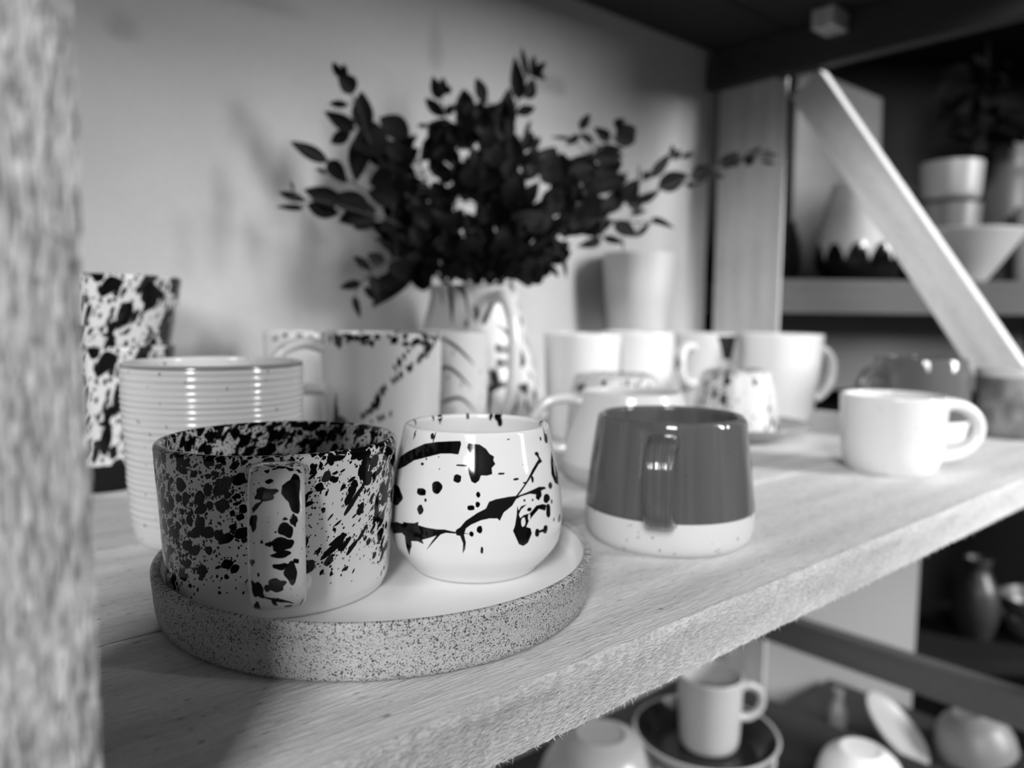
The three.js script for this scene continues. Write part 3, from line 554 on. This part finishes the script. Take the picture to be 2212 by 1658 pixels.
{
  const low = vessel([[0.044, 0], [0.046, 0.002], [0.0485, 0.02], [0.052, 0.05], [0.0562, 0.088], [0.0583, 0.1035]], { wall: 0.0038 });
  const pot = thing('pot', 'straight ink-splattered pot by the front post, holding a bowl', 'pot', [0.1444, 0, -0.6491]);
  const [lo, up] = split(low, 0.018);
  part('unglazed_base', lo, mat(0.01, 0.8, { specularIntensity: 0.15 }), pot, 'dark bare foot'); part('body', up, boldSplash, pot);
  const bowl = thing('bowl', 'ink-splattered flaring bowl set into the pot by the front post', 'bowl', [0.1485, 0.077, -0.6482]);
  const b = vessel([[0.036, 0], [0.0385, 0.002], [0.044, 0.012], [0.0505, 0.026], [0.0535, 0.04], [0.0575, 0.06], [0.0603, 0.0775]], { wall: 0.004 });
  part('body', whole(b), boldSplash, bowl);
}

// ---------------------------------------------------------------- the jug and its branches
{
  const jug = thing('jug', 'white jug with looping ink strokes, holding the leafy branches', 'jug', [0.4985, 0, -0.6300]);
  const p = vessel([[0.058, 0], [0.0610, 0.003], [0.0650, 0.014], [0.0684, 0.0445], [0.0668, 0.06], [0.0634, 0.0732], [0.057, 0.1], [0.0524, 0.1208], [0.0478, 0.138], [0.0455, 0.150], [0.0462, 0.158]], { wall: 0.004 });
  const m = sparse(34, (c, w, h) => {
    fillWhite(c, w, h, '#e2e2e2'); const X = (d) => d / 360 * w, Y = (q) => (1 - p.vOut(q / 1000)) * h;
    stroke(c, [[X(-28), Y(124)], [X(-12), Y(146)], [X(4), Y(150)], [X(20), Y(138)]], 2.7, 0, INK, 2.4, 1.25); stroke(c, [[X(-72), Y(160)], [X(-66), Y(140)], [X(-62), Y(120)]], 3.9, 1, INK, 2.4, 1.25); stroke(c, [[X(-58), Y(168)], [X(-50), Y(150)], [X(-44), Y(128)]], 3.0, 1, INK, 2.4, 1.25); stroke(c, [[X(-86), Y(168)], [X(-80), Y(140)]], 3.0, 1, '#4a4a4a', 2.4, 1.25);
    blot(c, X(-36), Y(132), 9, 9); stroke(c, [[X(-12), Y(122)], [X(0), Y(112)], [X(14), Y(110)]], 2.7, 1, INK, 2.4, 1.25); stroke(c, [[X(-14), Y(98)], [X(12), Y(92)], [X(14), Y(84)], [X(-14), Y(84)]], 3.9, 0, INK, 2.4, 1.25);
    blot(c, X(-20), Y(70), 16, 10, 0.4, 0.3); blot(c, X(-30), Y(52), 13, 26, 0.3, 0.25); stroke(c, [[X(-24), Y(60)], [X(-8), Y(64)], [X(10), Y(58)]], 2.4, 0, INK, 2.4, 1.25);
    for (const [a, q] of [[0, 54], [12, 58], [24, 70], [26, 52], [30, 44], [34, 62], [40, 80], [18, 36], [30, 30], [44, 46], [38, 100], [30, 125], [34, 140], [20, 30], [-2, 40]]) blot(c, X(a), Y(q), rr(4, 10), rr(4, 9), rr(-1, 1), 0.3);
    for (let i = 0; i < 90; i++) blot(c, rnd() * w, rr(0.55, 0.98) * h, rr(1.5, 6), rr(1.5, 6), 0, 0.3);
  });
  m.roughness = 0.3; m.specularIntensity = 0.5;
  part('body', whole(p), m, jug);
  part('handle', handle([[0.0440, 0.146], [0.056, 0.150], [0.071, 0.144], [0.083, 0.130], [0.0885, 0.102], [0.0875, 0.072], [0.081, 0.050], [0.072, 0.036], [0.065, 0.030]], 0.012, 0.010, -13, { pow: 2.2 }), glaze(0.58, 0.12), jug);
}
const leafMats = [0.004, 0.007, 0.012].map((v) => new THREE.MeshPhysicalMaterial({ color: gray(v), roughness: 0.6, specularIntensity: 0.22, side: THREE.DoubleSide }));
const stemMat = mat(0.03, 0.8);
reseed(51);
const LEAF = [0.9, 1.15, 1.4].map((belly, k) => {          // unit leaf along +y, one wide, cupped and bent a little
  const pos = [], idx = [], N = 10;
  for (let i = 0; i <= N; i++) {
    const t = i / N, w = 0.5 * Math.pow(Math.sin(Math.PI * Math.pow(t, 0.78 / belly * 1.1)), 0.85) + 0.001, bend = (k - 1) * 0.1 * Math.sin(t * Math.PI) + 0.06 * t * t;
    for (const s of [-1, -0.5, 0, 0.5, 1]) pos.push(s * w, t, bend + 0.16 * Math.abs(s) * w * 2);
  }
  for (let i = 0; i < N; i++) for (let j = 0; j < 4; j++) { const a = i * 5 + j, b = a + 5; idx.push(a, a + 1, b, b, a + 1, b + 1); }
  const g = new THREE.BufferGeometry(); g.setAttribute('position', new THREE.Float32BufferAttribute(pos, 3)); g.setIndex(idx); g.computeVertexNormals(); return g;
});
function addLeaf(parent, a, b, width, n) {                  // from base a to tip b, its face towards n
  const y = b.clone().sub(a), len = y.length(); y.normalize();
  const z = n.clone().addScaledVector(y, -n.dot(y)).normalize(), x = new THREE.Vector3().crossVectors(y, z);
  const o = part('leaf', LEAF[Math.floor(rnd() * 3)], leafMats[Math.floor(rnd() * 3)], parent);
  o.matrixAutoUpdate = true; o.quaternion.setFromRotationMatrix(new THREE.Matrix4().makeBasis(x, y, z));
  o.position.copy(a).sub(parent.position); o.scale.set(width, len, width * 1.2);
}
const tube = (pts, r0, r1, n = 24) => {
  const c = new THREE.CatmullRomCurve3(pts), g = new THREE.TubeGeometry(c, n, 1, 6, false), p = g.attributes.position, q = new THREE.Vector3();
  for (let i = 0; i <= n; i++) { c.getPointAt(i / n, q); const r = r0 + (r1 - r0) * i / n; for (let j = 0; j <= 6; j++) { const k = i * 7 + j; p.setXYZ(k, q.x + (p.getX(k) - q.x) * r, q.y + (p.getY(k) - q.y) * r, q.z + (p.getZ(k) - q.z) * r); } }
  return g;
};
const V3 = (a, k = 0, s = 0.001) => new THREE.Vector3(a[k] * s, a[k + 1] * s, a[k + 2] * s);
const MOUTH = new THREE.Vector3(0.4985, 0.158, -0.63), FACE = new THREE.Vector3(-0.62, 0.05, 0.78);
// stems and leaves (base, tip, width) in millimetres
const BRANCHES = [
  { stem: [487,149,-630,460,194,-630,425,237,-634,397,264,-639,379,291,-638,368,314,-633,352,335,-632,341,349,-631],
    leaves: [348,337,-630,337,349,-626,6.7,353,337,-633,355,354,-640,5.9,360,328,-628,344,340,-631,14.2,374,298,-638,370,332,-634,16.8,359,318,-638,345,319,-649,6.8,367,298,-641,345,314,-658,12.2,364,296,-644,350,286,-656,10.7,374,295,-641,374,253,-653,16.8,395,291,-628,368,283,-649,32.4,412,296,-619,391,312,-638,20.1,392,289,-628,402,270,-615,12.3,396,264,-637,418,284,-611,18.7,403,269,-634,386,297,-659,23.3] },
  { stem: [486,149,-631,444,193,-630,401,230,-630,373,242,-633,354,252,-634,336,263,-634,306,275,-635],
    leaves: [336,264,-635,312,282,-659,11.0,335,265,-632,345,244,-617,12.5,336,254,-639,325,257,-639,5.2,399,258,-623,385,253,-646,18.4] },
  { stem: [486,149,-631,439,193,-624,401,214,-622,372,220,-623,344,225,-624,317,228,-623,291,226,-622],
    leaves: [341,229,-619,314,238,-638,13.8,308,226,-622,290,233,-637,7.1,307,220,-624,289,221,-640,4.9,370,228,-621,344,235,-654,17.1,340,218,-623,322,227,-648,13.8,378,226,-623,353,215,-648,18.9,378,216,-627,365,208,-641,12.1,299,234,-626,299,244,-633,2.0,401,216,-620,383,208,-629,12.3,396,235,-618,376,242,-636,16.7] },
  { stem: [486,147,-631,449,166,-622,417,176,-615,393,181,-610,370,175,-605,351,162,-597],
    leaves: [389,192,-608,375,200,-626,4.5,408,201,-610,396,191,-620,16.8,360,169,-602,347,181,-611,7.2,375,175,-605,362,184,-613,10.4,365,149,-597,361,165,-607,10.8,387,164,-608,378,153,-621,14.2,352,157,-605,338,153,-620,7.9,365,142,-599,360,155,-616,6.5,347,146,-610,355,126,-613,5.8,414,175,-616,389,136,-649,20.8,400,186,-609,389,201,-607,14.5,416,185,-603,397,181,-606,9.2,436,157,-619,421,168,-632,15.9,385,179,-606,389,158,-591,16.5] },
  { stem: [489,149,-629,479,195,-627,470,240,-625,463,280,-622,454,318,-621,446,351,-619],
    leaves: [448,336,-621,445,359,-629,9.9,452,340,-622,458,361,-630,7.7,450,341,-616,452,347,-609,6.7,454,321,-622,439,338,-633,10.0,455,323,-621,463,333,-615,7.7,463,298,-619,446,316,-638,24.3,443,313,-634,437,314,-644,4.0,476,306,-606,470,326,-608,11.6,446,293,-633,464,280,-611,22.6] },
  { stem: [492,149,-626,500,196,-620,509,243,-614,518,289,-607,526,331,-602,533,363,-596,540,381,-591],
    leaves: [530,346,-598,526,389,-602,12.6,538,368,-595,535,400,-602,5.4,537,369,-588,543,381,-573,8.7,538,373,-589,538,389,-586,6.0,541,372,-588,548,365,-578,6.0,537,348,-596,546,370,-596,11.8,517,314,-607,518,357,-601,17.6,511,312,-613,505,342,-612,14.3,504,304,-621,505,327,-627,10.9,527,333,-601,545,340,-591,10.4,535,309,-597,548,331,-601,5.0,540,297,-590,552,313,-591,7.0,523,274,-605,500,283,-629,20.1,505,264,-617,500,305,-619,21.8] },
  { stem: [496,149,-623,514,187,-608,532,220,-593,554,248,-575,575,279,-558,597,305,-540,609,319,-530],
    leaves: [575,318,-557,580,333,-548,8.6,575,312,-557,563,302,-565,7.1,588,306,-549,574,313,-556,6.6,599,308,-538,585,320,-547,10.3,606,308,-534,619,321,-521,19.9,602,319,-533,606,327,-523,10.3,602,308,-535,619,308,-520,11.8,582,291,-551,605,291,-523,11.1,589,300,-550,615,300,-533,8.1,551,256,-575,576,292,-542,18.4,576,284,-556,587,277,-539,14.0,572,276,-561,560,261,-579,19.9,588,270,-544,565,274,-554,12.5,577,266,-558,598,264,-549,9.6,572,309,-566,559,312,-583,3.8,553,287,-577,547,296,-589,15.5,544,280,-580,546,293,-570,12.5] },
  { stem: [498,149,-621,529,188,-604,563,217,-584,596,240,-563,625,255,-545,646,273,-532,664,295,-522],
    leaves: [605,266,-556,610,279,-549,9.4,627,259,-548,624,284,-561,14.4,622,278,-545,620,276,-529,3.3,616,237,-549,623,263,-546,15.9,627,249,-541,636,273,-530,15.9,644,247,-530,625,252,-540,12.9,643,251,-534,659,261,-521,8.8,652,275,-527,646,280,-534,9.5,652,276,-528,671,302,-516,10.7,670,299,-515,668,310,-512,5.5,671,295,-514,680,305,-510,7.3,678,297,-508,694,304,-503,5.5,640,273,-532,631,288,-526,2.1] },
  { stem: [499,149,-620,543,193,-598,591,228,-572,635,252,-547,675,268,-524,711,287,-503,748,302,-481,773,311,-466],
    leaves: [668,268,-530,697,283,-514,17.8,699,280,-510,718,291,-498,13.7,704,271,-508,721,281,-505,3.1,723,283,-496,732,282,-491,4.7,729,292,-494,744,309,-482,11.8,737,295,-489,752,305,-481,8.7,753,300,-481,771,317,-471,8.7,748,299,-477,751,300,-465,10.3,768,309,-472,786,315,-467,4.1,768,305,-470,784,308,-458,4.1,766,300,-468,778,297,-458,4.1,690,271,-511,697,270,-502,4.7] },
  { stem: [500,149,-619,522,180,-595,544,206,-572,567,225,-548,589,226,-525,609,224,-505,622,223,-492],
    leaves: [551,246,-568,534,218,-598,16.7,523,227,-589,520,209,-577,9.0,550,225,-569,542,214,-583,6.1,550,235,-562,563,230,-544,13.8,561,233,-556,556,208,-559,24.0,571,228,-543,563,210,-553,18.1,572,236,-545,593,243,-523,16.7,589,232,-529,577,233,-545,16.6,583,207,-532,564,200,-548,9.0,583,209,-530,600,204,-516,6.7,590,223,-522,604,209,-503,13.3,605,209,-505,612,223,-494,5.2,605,232,-514,626,238,-510,5.2,615,227,-495,629,217,-477,6.6,600,205,-519,603,196,-520,2.0,558,207,-557,555,196,-561,3.5] },
  { stem: [501,149,-618,505,170,-590,510,181,-568,516,184,-548,521,190,-527],
    leaves: [511,189,-564,530,183,-552,13.3,508,184,-577,529,176,-565,13.5,518,180,-539,524,167,-532,5.0,527,184,-528,531,166,-529,3.6,514,194,-543,522,190,-534,3.6,519,206,-535,501,192,-556,5.8,501,198,-582,510,188,-561,15.6,500,176,-586,512,169,-570,11.4] },
];
const WHICH = ['topmost at the far left with paired leaves', 'second on the left, a short pointed spray', 'level one reaching furthest left', 'drooping at the lower left over the mugs', 'upright one in the middle with a tufted tip', 'tallest, rising right of the middle', 'leaning right with a broad curled tip', 'right-hand one ending in a small fork', 'longest, reaching right across the post', 'low right one with looping leaves', 'lowest on the right, short'];
BRANCHES.forEach((b, k) => {
  const root = MOUTH.clone().add(new THREE.Vector3(rr(-0.02, 0.02), -0.03, rr(-0.02, 0.02)));
  const br = thing('leafy_branch', 'dark leafy branch in the jug, ' + WHICH[k], 'branch', root.toArray(), 'dark leafy branches in the jug');
  const pts = [root.clone()]; for (let i = 3; i < b.stem.length; i += 3) pts.push(V3(b.stem, i));
  const all = [tube(pts, 0.0017, 0.0006)];
  const cv = new THREE.CatmullRomCurve3(pts).getSpacedPoints(80);
  for (let i = 0; i < b.leaves.length; i += 7) {
    const A = V3(b.leaves, i), B = V3(b.leaves, i + 3), w = b.leaves[i + 6] * 0.001;
    const near = cv.reduce((m, q) => (q.distanceTo(A) < m.distanceTo(A) ? q : m));
    if (near.distanceTo(A) > 0.002) all.push(tube([near, near.clone().lerp(A, 0.5).add(new THREE.Vector3(0, 0.002, 0)), A], 0.0006, 0.0004, 6));
    addLeaf(br, A, B, w * 1.2, FACE.clone().add(new THREE.Vector3(rr(-0.35, 0.35), rr(-0.35, 0.35), rr(-0.3, 0.3))));
  }
  const g = mergeGeometries(all); g.translate(-root.x, -root.y, -root.z);
  part('stem', g, stemMat, br);
});
// the dense middle: short branches with round leaves
reseed(61);
['in front, low in the middle of the bunch', 'in the heart of the bunch, leaning left', 'in the heart of the bunch, leaning right', 'behind, high in the middle of the bunch', 'close over the lip of the jug', 'low at the left side of the bunch', 'in the very middle of the bunch', 'low at the right side of the bunch', 'at the right edge of the bunch', 'lower at the right edge of the bunch'].forEach((where, k) => {
  const root = MOUTH.clone().add(new THREE.Vector3(rr(-0.015, 0.015), -0.03, rr(-0.015, 0.015)));
  const br = thing('leafy_branch', 'short dark leafy branch ' + where, 'branch', root.toArray(), 'dark leafy branches in the jug');
  const C = [[0.462, 0.178, -0.575], [0.433, 0.240, -0.646], [0.528, 0.240, -0.588], [0.505, 0.291, -0.613], [0.470, 0.168, -0.587], [0.437, 0.190, -0.626], [0.483, 0.245, -0.617], [0.513, 0.192, -0.578], [0.572, 0.262, -0.558], [0.566, 0.226, -0.556]][k], Rr = [[0.045, 0.032, 0.02], [0.04, 0.055, 0.03], [0.045, 0.055, 0.03], [0.045, 0.05, 0.03], [0.038, 0.012, 0.022], [0.033, 0.03, 0.025], [0.04, 0.06, 0.025], [0.035, 0.035, 0.02], [0.032, 0.028, 0.02], [0.03, 0.02, 0.02]][k];
  const tip = new THREE.Vector3(C[0], C[1] + Rr[1], C[2]), all = [tube([root, root.clone().lerp(tip, 0.5).add(new THREE.Vector3(0, 0.01, 0.01)), tip], 0.0018, 0.0006)];
  const cv = new THREE.CatmullRomCurve3([root, root.clone().lerp(tip, 0.5).add(new THREE.Vector3(0, 0.01, 0.01)), tip]).getSpacedPoints(30);
  for (let i = 0; i < (k > 7 ? 13 : 34); i++) {
    const th = rr(0, 6.283), q = Math.cbrt(rnd()), cz = rr(-1, 1), sz = Math.sqrt(1 - cz * cz);
    const A = new THREE.Vector3(C[0] + Rr[0] * q * sz * Math.cos(th), C[1] + Rr[1] * q * cz, C[2] + Rr[2] * q * sz * Math.sin(th));
    if (A.y < 0.163) A.y = 0.163 + rnd() * 0.012;
    const dir = A.clone().sub(root).normalize().add(new THREE.Vector3(rr(-0.9, 0.9), rr(-0.6, 0.7), rr(-0.5, 0.5))).normalize(), len = rr(0.018, 0.034);
    const B = A.clone().addScaledVector(dir, len); B.z = Math.max(B.z, -0.70); if (B.y < 0.155) B.y = 0.155;
    const near = cv.reduce((m, s) => (s.distanceTo(A) < m.distanceTo(A) ? s : m));
    all.push(tube([near, near.clone().lerp(A, 0.5).add(new THREE.Vector3(0, 0.003, 0)), A], 0.0007, 0.0004, 6));
    addLeaf(br, A, B, len * rr(0.55, 0.85), FACE.clone().add(new THREE.Vector3(rr(-0.6, 0.6), rr(-0.6, 0.6), rr(-0.4, 0.4))));
  }
  const g = mergeGeometries(all); g.translate(-root.x, -root.y, -root.z);
  part('stem', g, stemMat, br);
});

// ---------------------------------------------------------------- the lower shelf
reseed(71);
{
  const y = -0.45;
  const dome = thing('bowl', 'pale grey bowl turned upside down on the lower shelf', 'bowl', [0.6579, y, -0.5844]);
  part('body', invert([[0.03, 0], [0.034, 0.002], [0.05, 0.012], [0.066, 0.035], [0.076, 0.06], [0.082, 0.088]]), glaze(0.27, 0.25), dome);
  const plateG = (r, h) => [...V2([[0, 0.003], [r * 0.5, 0.003], [r * 0.52, 0], [r * 0.58, 0], [r * 0.6, 0.003]]), ...curve([[r * 0.6, 0.003], [r * 0.8, h * 0.35], [r * 0.97, h * 0.9]], 12), ...V2([[r, h], [r - 0.001, h + 0.002], [r - 0.004, h + 0.001]]), ...curve([[r - 0.004, h + 0.001], [r * 0.8, h * 0.5], [r * 0.6, 0.009], [0, 0.008]], 16)];
  const stack = [[0.07, 0.026, 0.35, 'deep grey dish at the bottom of the stack under the small mug', 0], [0.083, 0.03, 0.55, 'pale dish in the middle of the stack on the lower shelf', 0.027], [0.0875, 0.032, 0.5, 'black-glazed dish on top of the stack, carrying a small mug', 0.047]];
  stack.forEach(([r, h, v, label, up], k) => {
    const d = thing('dish', label, 'dish', [0.7723, y + up, -0.5182], 'dishes stacked on the lower shelf');
    const pts = plateG(r, h), cut = pts.length - 17;
    part('body', lathe(pts.slice(0, cut), null, 120), glaze(v * 0.7, 0.35), d);
    part('glazed_inside', lathe(pts.slice(cut - 1), null, 120), glaze(k === 2 ? 0.012 : 0.5, 0.2), d);
  });
  const cup = thing('mug', 'small pale mug with a ring handle on top of the stacked dishes', 'mug', [0.787, y + 0.0555, -0.523]);
  part('body', whole(vessel([[0.031, 0], [0.034, 0.002], [0.0362, 0.012], [0.0375, 0.04], [0.0392, 0.088]], { wall: 0.0036 })), glaze(0.36, 0.35), cup);
  part('handle', handle([[0.036, 0.070], [0.049, 0.073], [0.062, 0.066], [0.067, 0.053], [0.063, 0.040], [0.051, 0.032], [0.035, 0.033]], 0.011, 0.0095, 55, { pow: 2.2 }), glaze(0.36, 0.35), cup);
  const small = thing('bowl', 'small white bowl turned upside down at the front of the lower shelf', 'bowl', [0.90, y, -0.385]);
  part('body', invert([[0.024, 0], [0.028, 0.002], [0.042, 0.014], [0.05, 0.035], [0.053, 0.066]]), glaze(0.75, 0.3), small);
}
// a low bench beyond the end frame, its shade kept in a dark colour
{
  const yb = -0.55, bench = thing('bench', 'low bench beyond the end of the shelf unit, its shade painted dark', 'bench', [1.265, y0, -0.46]);
  part('bench_top', board([-0.12, yb - y0 - 0.03, -0.2], [0.12, yb - y0, 0.2], 2), M.shadedWood, bench);
  for (const [a, b] of [[-0.09, -0.17], [0.09, -0.17], [-0.09, 0.17], [0.09, 0.17]]) part('leg', board([a - 0.02, 0, b - 0.02], [a + 0.02, yb - y0 - 0.03, b + 0.02], 1), M.shadedWood, bench);
  const bottle = thing('bottle', 'slim grey bottle standing on the dark bench behind the tilted plate', 'bottle', [1.224, yb, -0.566]);
  part('body', whole(vessel([[0.0125, 0], [0.0142, 0.002], [0.0146, 0.02], [0.0138, 0.032], [0.0095, 0.044], [0.0075, 0.052], [0.0078, 0.066]], { wall: 0.002, floor: 0.004 })), glaze(0.22, 0.3), bottle);
  const pl = thing('plate', 'pale oval plate tilted on edge on the dark bench', 'plate', [1.215, yb + 0.032, -0.478]);
  const g = lathe([...V2([[0, 0.004], [0.03, 0.004], [0.032, 0.001], [0.036, 0.001]]), ...curve([[0.036, 0.001], [0.05, 0.006], [0.06, 0.014]], 10), ...V2([[0.062, 0.016], [0.060, 0.0175]]), ...curve([[0.060, 0.0175], [0.048, 0.011], [0.034, 0.0075], [0, 0.0065]], 14)], null, 90);
  g.applyQuaternion(new THREE.Quaternion().setFromUnitVectors(new THREE.Vector3(0, 1, 0), new THREE.Vector3(0.2, 0.77, 0.64).normalize()));
  part('body', g, glaze(0.33, 0.4), pl);
  const bw = thing('bowl', 'round grey bowl lying tilted on the dark bench at the right', 'bowl', [1.30, yb + 0.04, -0.388]);
  const q = whole(vessel([[0.022, 0], [0.026, 0.002], [0.044, 0.016], [0.055, 0.04], [0.057, 0.062]], { wall: 0.004 })); q.translate(0, -0.035, 0); q.rotateX(165 * R); q.rotateY(40 * R);
  part('body', q, glaze(0.2, 0.45), bw);
}

// ---------------------------------------------------------------- the dark cabinet beyond, facing the viewer
{
  const O = new THREE.Vector3(1.508, 0, -0.607), turn = -41.2 * R;
  const place = (o, x, y, z) => { o.rotation.y = turn; o.position.copy(new THREE.Vector3(x, y, z).applyAxisAngle(new THREE.Vector3(0, 1, 0), turn).add(O)); return o; };
  const put = (name, label, cat, x, y, z, group) => place(thing(name, label, cat, [0, 0, 0], group), x, y, z);
  const cab = put('cabinet', 'open cabinet beyond the shelf unit, its inner shade painted black', 'cabinet', 0, 0, 0);
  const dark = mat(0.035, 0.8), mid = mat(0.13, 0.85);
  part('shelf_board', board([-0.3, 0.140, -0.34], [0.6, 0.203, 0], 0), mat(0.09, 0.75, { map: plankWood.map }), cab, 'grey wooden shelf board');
  part('shelf_board', board([-0.3, 0.70, -0.34], [0.6, 0.74, 0.02], 0), M.unlitBlack, cab);
  part('shelf_board', board([-0.06, -0.56, -0.34], [0.6, -0.53, 0], 0), M.unlitBlack, cab);
  part('back_panel', board([-0.3, y0, -0.365], [0.6, 0.74, -0.345], 0), M.unlitBlack, cab);  // black sheet stands in for the unlit depth of the cabinet
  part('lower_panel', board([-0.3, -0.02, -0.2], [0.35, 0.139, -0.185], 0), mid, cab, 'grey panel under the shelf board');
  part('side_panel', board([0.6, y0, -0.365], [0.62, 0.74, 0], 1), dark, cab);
  {
    const s = new THREE.Shape(); for (const [i, [x, y]] of [[-0.11, 0.204], [-0.11, 0.672], [-0.065, 0.668], [0.075, 0.613], [0.085, 0.204]].entries()) s[i ? 'lineTo' : 'moveTo'](x, y);
    const g = new THREE.ExtrudeGeometry(s, { depth: 0.016, bevelEnabled: true, bevelSize: 0.003, bevelThickness: 0.003, bevelSegments: 1 }); g.translate(0, 0, -0.32);
    part('divider', g, mat(0.2, 0.8), cab, 'grey slanted panel at the back');
  }
  const dripped = put('vase', 'dark bottle vase with pale glaze running down in drips, behind the brace', 'vase', -0.052, 0.204, -0.09);
  {
    const p = vessel([[0.06, 0], [0.066, 0.003], [0.08, 0.03], [0.0835, 0.06], [0.078, 0.1], [0.068, 0.14], [0.058, 0.17], [0.054, 0.188]], { wall: 0.004 });
    const map = canvasTex(1024, 512, (c, w, h) => {
      fillWhite(c, w, h, '#d2d2d2'); c.fillStyle = '#060606'; const Y = (q) => (1 - p.vOut(q)) * h;
      c.beginPath(); c.moveTo(0, h); for (let i = 0; i <= w; i += 2) { const t = (i / w) * 12 + 0.35, k = Math.pow(Math.abs(Math.sin(t * Math.PI)), 0.75); c.lineTo(i, Y(0.035 + 0.036 * k)); } c.lineTo(w, h); c.fill();
    });
    part('body', whole(p), inked(map, 0.12), dripped);
  }
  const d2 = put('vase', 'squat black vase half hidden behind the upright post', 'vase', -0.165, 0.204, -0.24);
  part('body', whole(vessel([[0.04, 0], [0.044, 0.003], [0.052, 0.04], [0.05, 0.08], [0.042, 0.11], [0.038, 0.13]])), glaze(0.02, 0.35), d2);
  const big = put('bowl', 'large pale footed bowl on the cabinet shelf, two cups stacked in it', 'bowl', 0.162, 0.204, -0.12);
  part('body', whole(vessel([[0.046, 0], [0.05, 0.003], [0.062, 0.02], [0.086, 0.055], [0.108, 0.09], [0.114, 0.1]], { wall: 0.005, floor: 0.075 })), glaze(0.36, 0.4), big);
  const cups = [['grey cup at the bottom of the pair standing in the large bowl', 0.283, 0.1], ['grey cup stacked on top of another in the large bowl', 0.365, 0.2]];
  cups.forEach(([label, y, v]) => { const c = put('cup', label, 'cup', 0.138, y, -0.12, 'cups stacked in the large bowl'); part('body', whole(vessel([[0.044, 0], [0.048, 0.002], [0.053, 0.01], [0.055, 0.03], [0.057, 0.074]])), glaze(v, 0.4), c); });
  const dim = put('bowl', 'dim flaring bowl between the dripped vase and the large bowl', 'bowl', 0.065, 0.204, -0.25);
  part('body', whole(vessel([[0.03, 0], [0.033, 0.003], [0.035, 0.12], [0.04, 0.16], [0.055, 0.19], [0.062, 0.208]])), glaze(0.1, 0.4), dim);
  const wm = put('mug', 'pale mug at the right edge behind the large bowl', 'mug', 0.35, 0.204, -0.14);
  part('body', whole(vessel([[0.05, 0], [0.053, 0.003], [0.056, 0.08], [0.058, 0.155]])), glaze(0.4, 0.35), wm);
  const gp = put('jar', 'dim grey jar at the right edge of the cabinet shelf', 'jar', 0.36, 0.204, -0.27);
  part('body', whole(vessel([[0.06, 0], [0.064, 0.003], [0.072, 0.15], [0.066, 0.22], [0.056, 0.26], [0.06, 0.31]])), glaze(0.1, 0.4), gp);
  const dryLeaf = mat(0.003, 0.9, { specularIntensity: 0.1 });
  // a dark bunch of dried leaves hanging from the top board
  const bunch = put('dried_bunch', 'dark bunch of dried leaves hanging in the cabinet', 'dried plant', 0.21, 0.70, -0.15);
  reseed(81);
  part('stem', tube([new THREE.Vector3(0, 0, 0), new THREE.Vector3(0.005, -0.1, 0), new THREE.Vector3(0, -0.24, 0)], 0.003, 0.001), M.unlitBlack, bunch);
  for (let i = 0; i < 70; i++) {
    const t = rr(0.06, 0.24), a = rr(0, 6.283), A = new THREE.Vector3(Math.cos(a) * 0.05 * rnd(), -t, Math.sin(a) * 0.05 * rnd()), B = A.clone().add(new THREE.Vector3(Math.cos(a) * rr(0.03, 0.08), rr(-0.05, 0.02), Math.sin(a) * rr(0.03, 0.06)));
    const o = part('leaf', LEAF[i % 3], dryLeaf, bunch), y = B.clone().sub(A), len = y.length(); y.normalize();
    const z = new THREE.Vector3(rr(-1, 1), rr(-1, 1), 1), zz = z.addScaledVector(y, -z.dot(y)).normalize();
    o.quaternion.setFromRotationMatrix(new THREE.Matrix4().makeBasis(new THREE.Vector3().crossVectors(y, zz), y, zz)); o.position.copy(A); o.scale.set(len * 0.5, len, len * 0.5);
  }
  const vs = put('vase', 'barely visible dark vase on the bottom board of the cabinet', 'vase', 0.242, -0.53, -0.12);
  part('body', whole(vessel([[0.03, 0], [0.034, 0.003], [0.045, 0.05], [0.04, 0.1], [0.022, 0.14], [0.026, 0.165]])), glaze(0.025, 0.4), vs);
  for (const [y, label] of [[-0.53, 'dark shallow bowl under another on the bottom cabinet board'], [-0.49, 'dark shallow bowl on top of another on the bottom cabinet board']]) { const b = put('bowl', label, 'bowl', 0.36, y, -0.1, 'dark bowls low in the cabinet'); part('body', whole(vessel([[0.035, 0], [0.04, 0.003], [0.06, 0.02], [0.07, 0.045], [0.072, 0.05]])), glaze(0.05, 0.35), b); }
  // a pale board leaning behind the low beam
  const pale = put('pale_board', 'plain pale board standing beyond the end frame under the shelf', 'board', -0.1, y0, 0.025);
  part('panel', board([-0.2, 0.0, -0.008], [0.137, 0.745, 0.008], 1), mat(0.25, 0.85), pale);
}
scene.traverse((o) => { if (o.isMesh) o.castShadow = o.receiveShadow = true; });
renderer.render(scene, camera);
